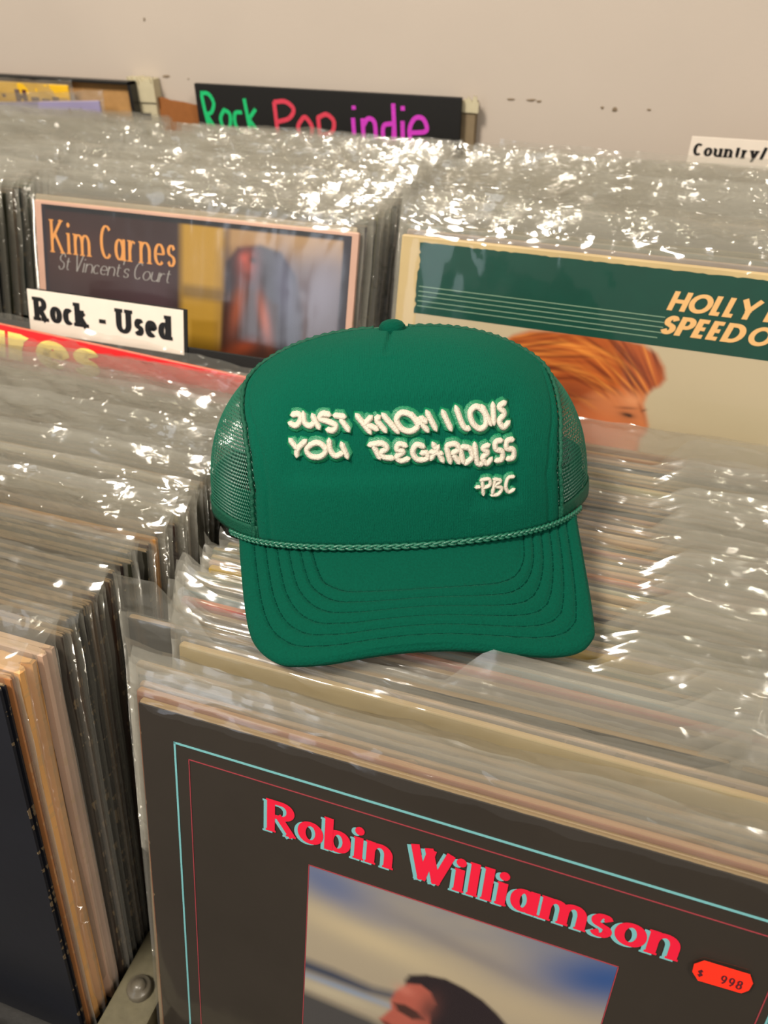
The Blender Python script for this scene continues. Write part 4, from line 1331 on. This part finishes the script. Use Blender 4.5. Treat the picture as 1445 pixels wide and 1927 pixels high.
# braided rope across the foot of the front panel
rp = [crown(j, .0, .0034) + np.array([0, 0, .0012]) for j in np.linspace(-31, 35, 200)]
V, F = [], []
for ph in range(3):
    path = []
    for i, p in enumerate(rp):
        th = i * .62
        o_ = [math.sin(th + ph * 2.094), math.sin(2 * (th + ph * 2.094))]
        path.append(p + np.array([0, -.0007 * o_[1], .0011 * o_[0]]))
    v_, f_ = tube_geo(path, .00088, 6, len(V))
    V += v_; F += f_
mesh_obj('braided_rope', V, F, M['cord'], cap, True)

# puff embroidery: millimetre coordinates on the front panel
EMB = {
    'JUST': [('J',[[(-56.3,71.0),(-52.3,71.5),(-51.3,68.8),(-54.0,66.0),(-57.8,67.1)]]),('U',[[(-49.7,72.4),(-49.1,67.6),(-46.2,66.0),(-43.7,67.7)],[(-44.7,71.4),(-43.0,67.9),(-41.0,64.8)]]),('S',[[(-34.9,71.3),(-39.0,71.8),(-40.5,69.6),(-35.6,67.9),(-32.3,66.2),(-33.7,63.8),(-37.2,64.2)]]),('T',[[(-33.0,71.0),(-26.9,70.3)],[(-29.6,69.5),(-25.2,63.4)]])],
    'KNOW': [('K',[[(-21.0,71.2),(-13.7,62.0)],[(-12.8,70.1),(-16.9,66.5)],[(-15.6,66.4),(-9.9,63.7)]]),('N',[[(-10.8,68.6),(-5.6,62.5)],[(-7.1,71.0),(0.9,61.7)],[(-11.0,68.4),(-8.6,70.0)]]),('O',[[(2.2,70.8),(0.2,67.9),(2.7,63.5),(7.3,62.0),(11.2,64.4),(9.1,68.7),(5.5,70.9),(2.2,70.8)]]),('W',[[(7.3,70.8),(12.6,65.1)],[(10.9,68.2),(16.6,61.4)],[(16.3,71.1),(20.9,61.7)],[(12.8,68.5),(15.9,65.8)]])],
    'I LOVE': [('I',[[(24.7,70.7),(28.9,61.1)]]),('L',[[(31.9,72.2),(35.4,62.6),(38.8,60.8)]]),('O',[[(43.3,71.2),(39.6,69.0),(40.4,63.8),(44.1,60.4),(47.6,62.2),(47.4,67.4),(43.3,71.2)]]),('V',[[(46.1,71.3),(50.5,61.6)],[(52.2,71.9),(52.1,61.7)]]),('E',[[(59.5,71.4),(55.7,69.8),(58.2,66.3),(55.2,63.1),(57.2,59.6),(60.7,61.9)]])],
    'YOU': [('Y',[[(-57.8,59.1),(-54.1,54.6)],[(-48.7,58.9),(-53.5,54.4),(-54.4,50.5)]]),('O',[[(-44.3,57.5),(-48.6,54.5),(-46.6,50.9),(-41.3,50.7),(-38.3,53.7),(-40.5,57.0),(-44.3,57.5)]]),('U',[[(-36.2,59.4),(-35.8,54.1),(-33.2,51.0),(-29.0,52.7)],[(-29.7,57.5),(-26.7,49.9)]])],
    'REGARDLESS': [('R',[[(-15.3,56.2),(-8.4,56.8),(-5.7,54.3),(-9.3,52.2)],[(-12.8,55.9),(-9.5,49.1)],[(-9.3,52.2),(-7.2,49.7),(-2.3,49.0)]]),('E',[[(4.9,54.9),(0.9,56.0),(-0.4,53.4),(2.9,52.1),(-0.6,49.8),(1.4,47.5),(5.9,48.5)]]),('G',[[(14.2,53.9),(9.9,55.1),(7.9,51.4),(10.3,47.6),(15.2,47.9),(15.0,50.8),(12.1,50.7)]]),('A',[[(18.7,55.4),(23.9,45.4)],[(21.7,53.8),(17.1,47.2)],[(16.9,51.1),(23.6,49.7)]]),('R',[[(25.8,53.3),(27.7,44.5)],[(25.5,53.6),(30.4,54.1),(32.4,51.4),(28.5,49.3)],[(29.2,48.9),(32.4,44.1)]]),('D',[[(33.1,51.9),(34.5,43.9)],[(33.6,52.4),(38.1,51.1),(39.4,46.6),(35.3,43.3)]]),('L',[[(41.0,53.5),(42.0,43.6),(45.0,42.3)]]),('E',[[(49.0,51.9),(45.5,50.5),(47.8,48.0),(45.1,45.6),(47.2,42.3),(50.0,44.9)]]),('S',[[(56.2,53.3),(52.6,52.8),(52.5,49.3),(55.8,47.5),(55.6,43.6),(51.9,43.2)]]),('S',[[(62.6,52.8),(58.9,52.5),(58.6,48.9),(62.1,47.5),(62.0,43.6),(58.2,43.3)]])],
    '-PBC': [('hyphen',[[(40.8,30.3),(43.2,30.2)]]),('P',[[(44.5,33.4),(45.0,25.5)],[(43.5,33.8),(48.1,33.9),(48.6,30.7),(45.1,29.4)]]),('B',[[(51.8,33.8),(49.9,25.7)],[(50.6,33.6),(54.6,32.2),(51.6,29.9),(55.1,28.1),(53.3,25.0),(49.2,25.0)]]),('C',[[(62.4,33.4),(58.9,33.0),(57.5,28.5),(59.1,25.3),(62.5,26.5)]])],
}


def puff(strokes, rad, height, sink):
    V, F = [], []
    for st in strokes:
        cl = len(st) > 3 and st[0] == st[-1]
        pts = catmull([(a / 1000, b / 1000) for a, b in (st[:-1] if cl else st)], 7 if len(st) > 2 else 10, cl)
        n = len(pts)
        seg = 12
        base = len(V)
        for i, (x, z) in enumerate(pts):
            a = pts[i - 1] if (i > 0 or cl) else pts[i]
            b = pts[(i + 1) % n] if (i < n - 1 or cl) else pts[i]
            t = np.array([b[0] - a[0], b[1] - a[1]]); t /= np.linalg.norm(t) + 1e-12
            nn = np.array([-t[1], t[0]])
            r = rad * (1 + .05 * math.sin(i * 2.7))
            if not cl and i in (0, n - 1): r *= .62
            for k in range(seg):
                an = 2 * math.pi * k / seg
                ox, oz = nn * r * math.cos(an)
                px, pz = x + ox, z + oz
                V.append((px, panel_y(px, pz) + sink - height * max(-.2, math.sin(an)), pz))
        for i in range(n if cl else n - 1):
            j = (i + 1) % n
            for k in range(seg):
                k2 = (k + 1) % seg
                F.append((base + i * seg + k, base + j * seg + k, base + j * seg + k2, base + i * seg + k2))
        if not cl:
            # rounded ends
            for i0, sg_ in ((0, -1), (n - 1, 1)):
                a, b = (pts[1], pts[0]) if i0 == 0 else (pts[-2], pts[-1])
                t = np.array([b[0] - a[0], b[1] - a[1]]); t /= np.linalg.norm(t)
                ex, ez = np.array(b) + t * rad * .6
                V.append((ex, panel_y(ex, ez) + sink - height * .45, ez))
                c = len(V) - 1
                for k in range(seg):
                    k2 = (k + 1) % seg
                    F.append((base + i0 * seg + k, base + i0 * seg + k2, c) if sg_ < 0 else (base + i0 * seg + k2, base + i0 * seg + k, c))
    return V, F


for word, letters in EMB.items():
    allst = [s for _, ss in letters for s in ss]
    small = word == '-PBC'
    V, F = puff(allst, .0029 if small else .0038, .0022, .0016)
    patch = mesh_obj('embroidery_patch', V, F, M['satin'], cap, True)
    patch['label'] = 'green satin backing stitched round the cream word'
    for ch, ss in letters:
        V, F = puff(ss, .0013 if small else .00178, .0034 if not small else .0030, .0010)
        o = mesh_obj('puff_letter', V, F, M['floss'], patch, True)
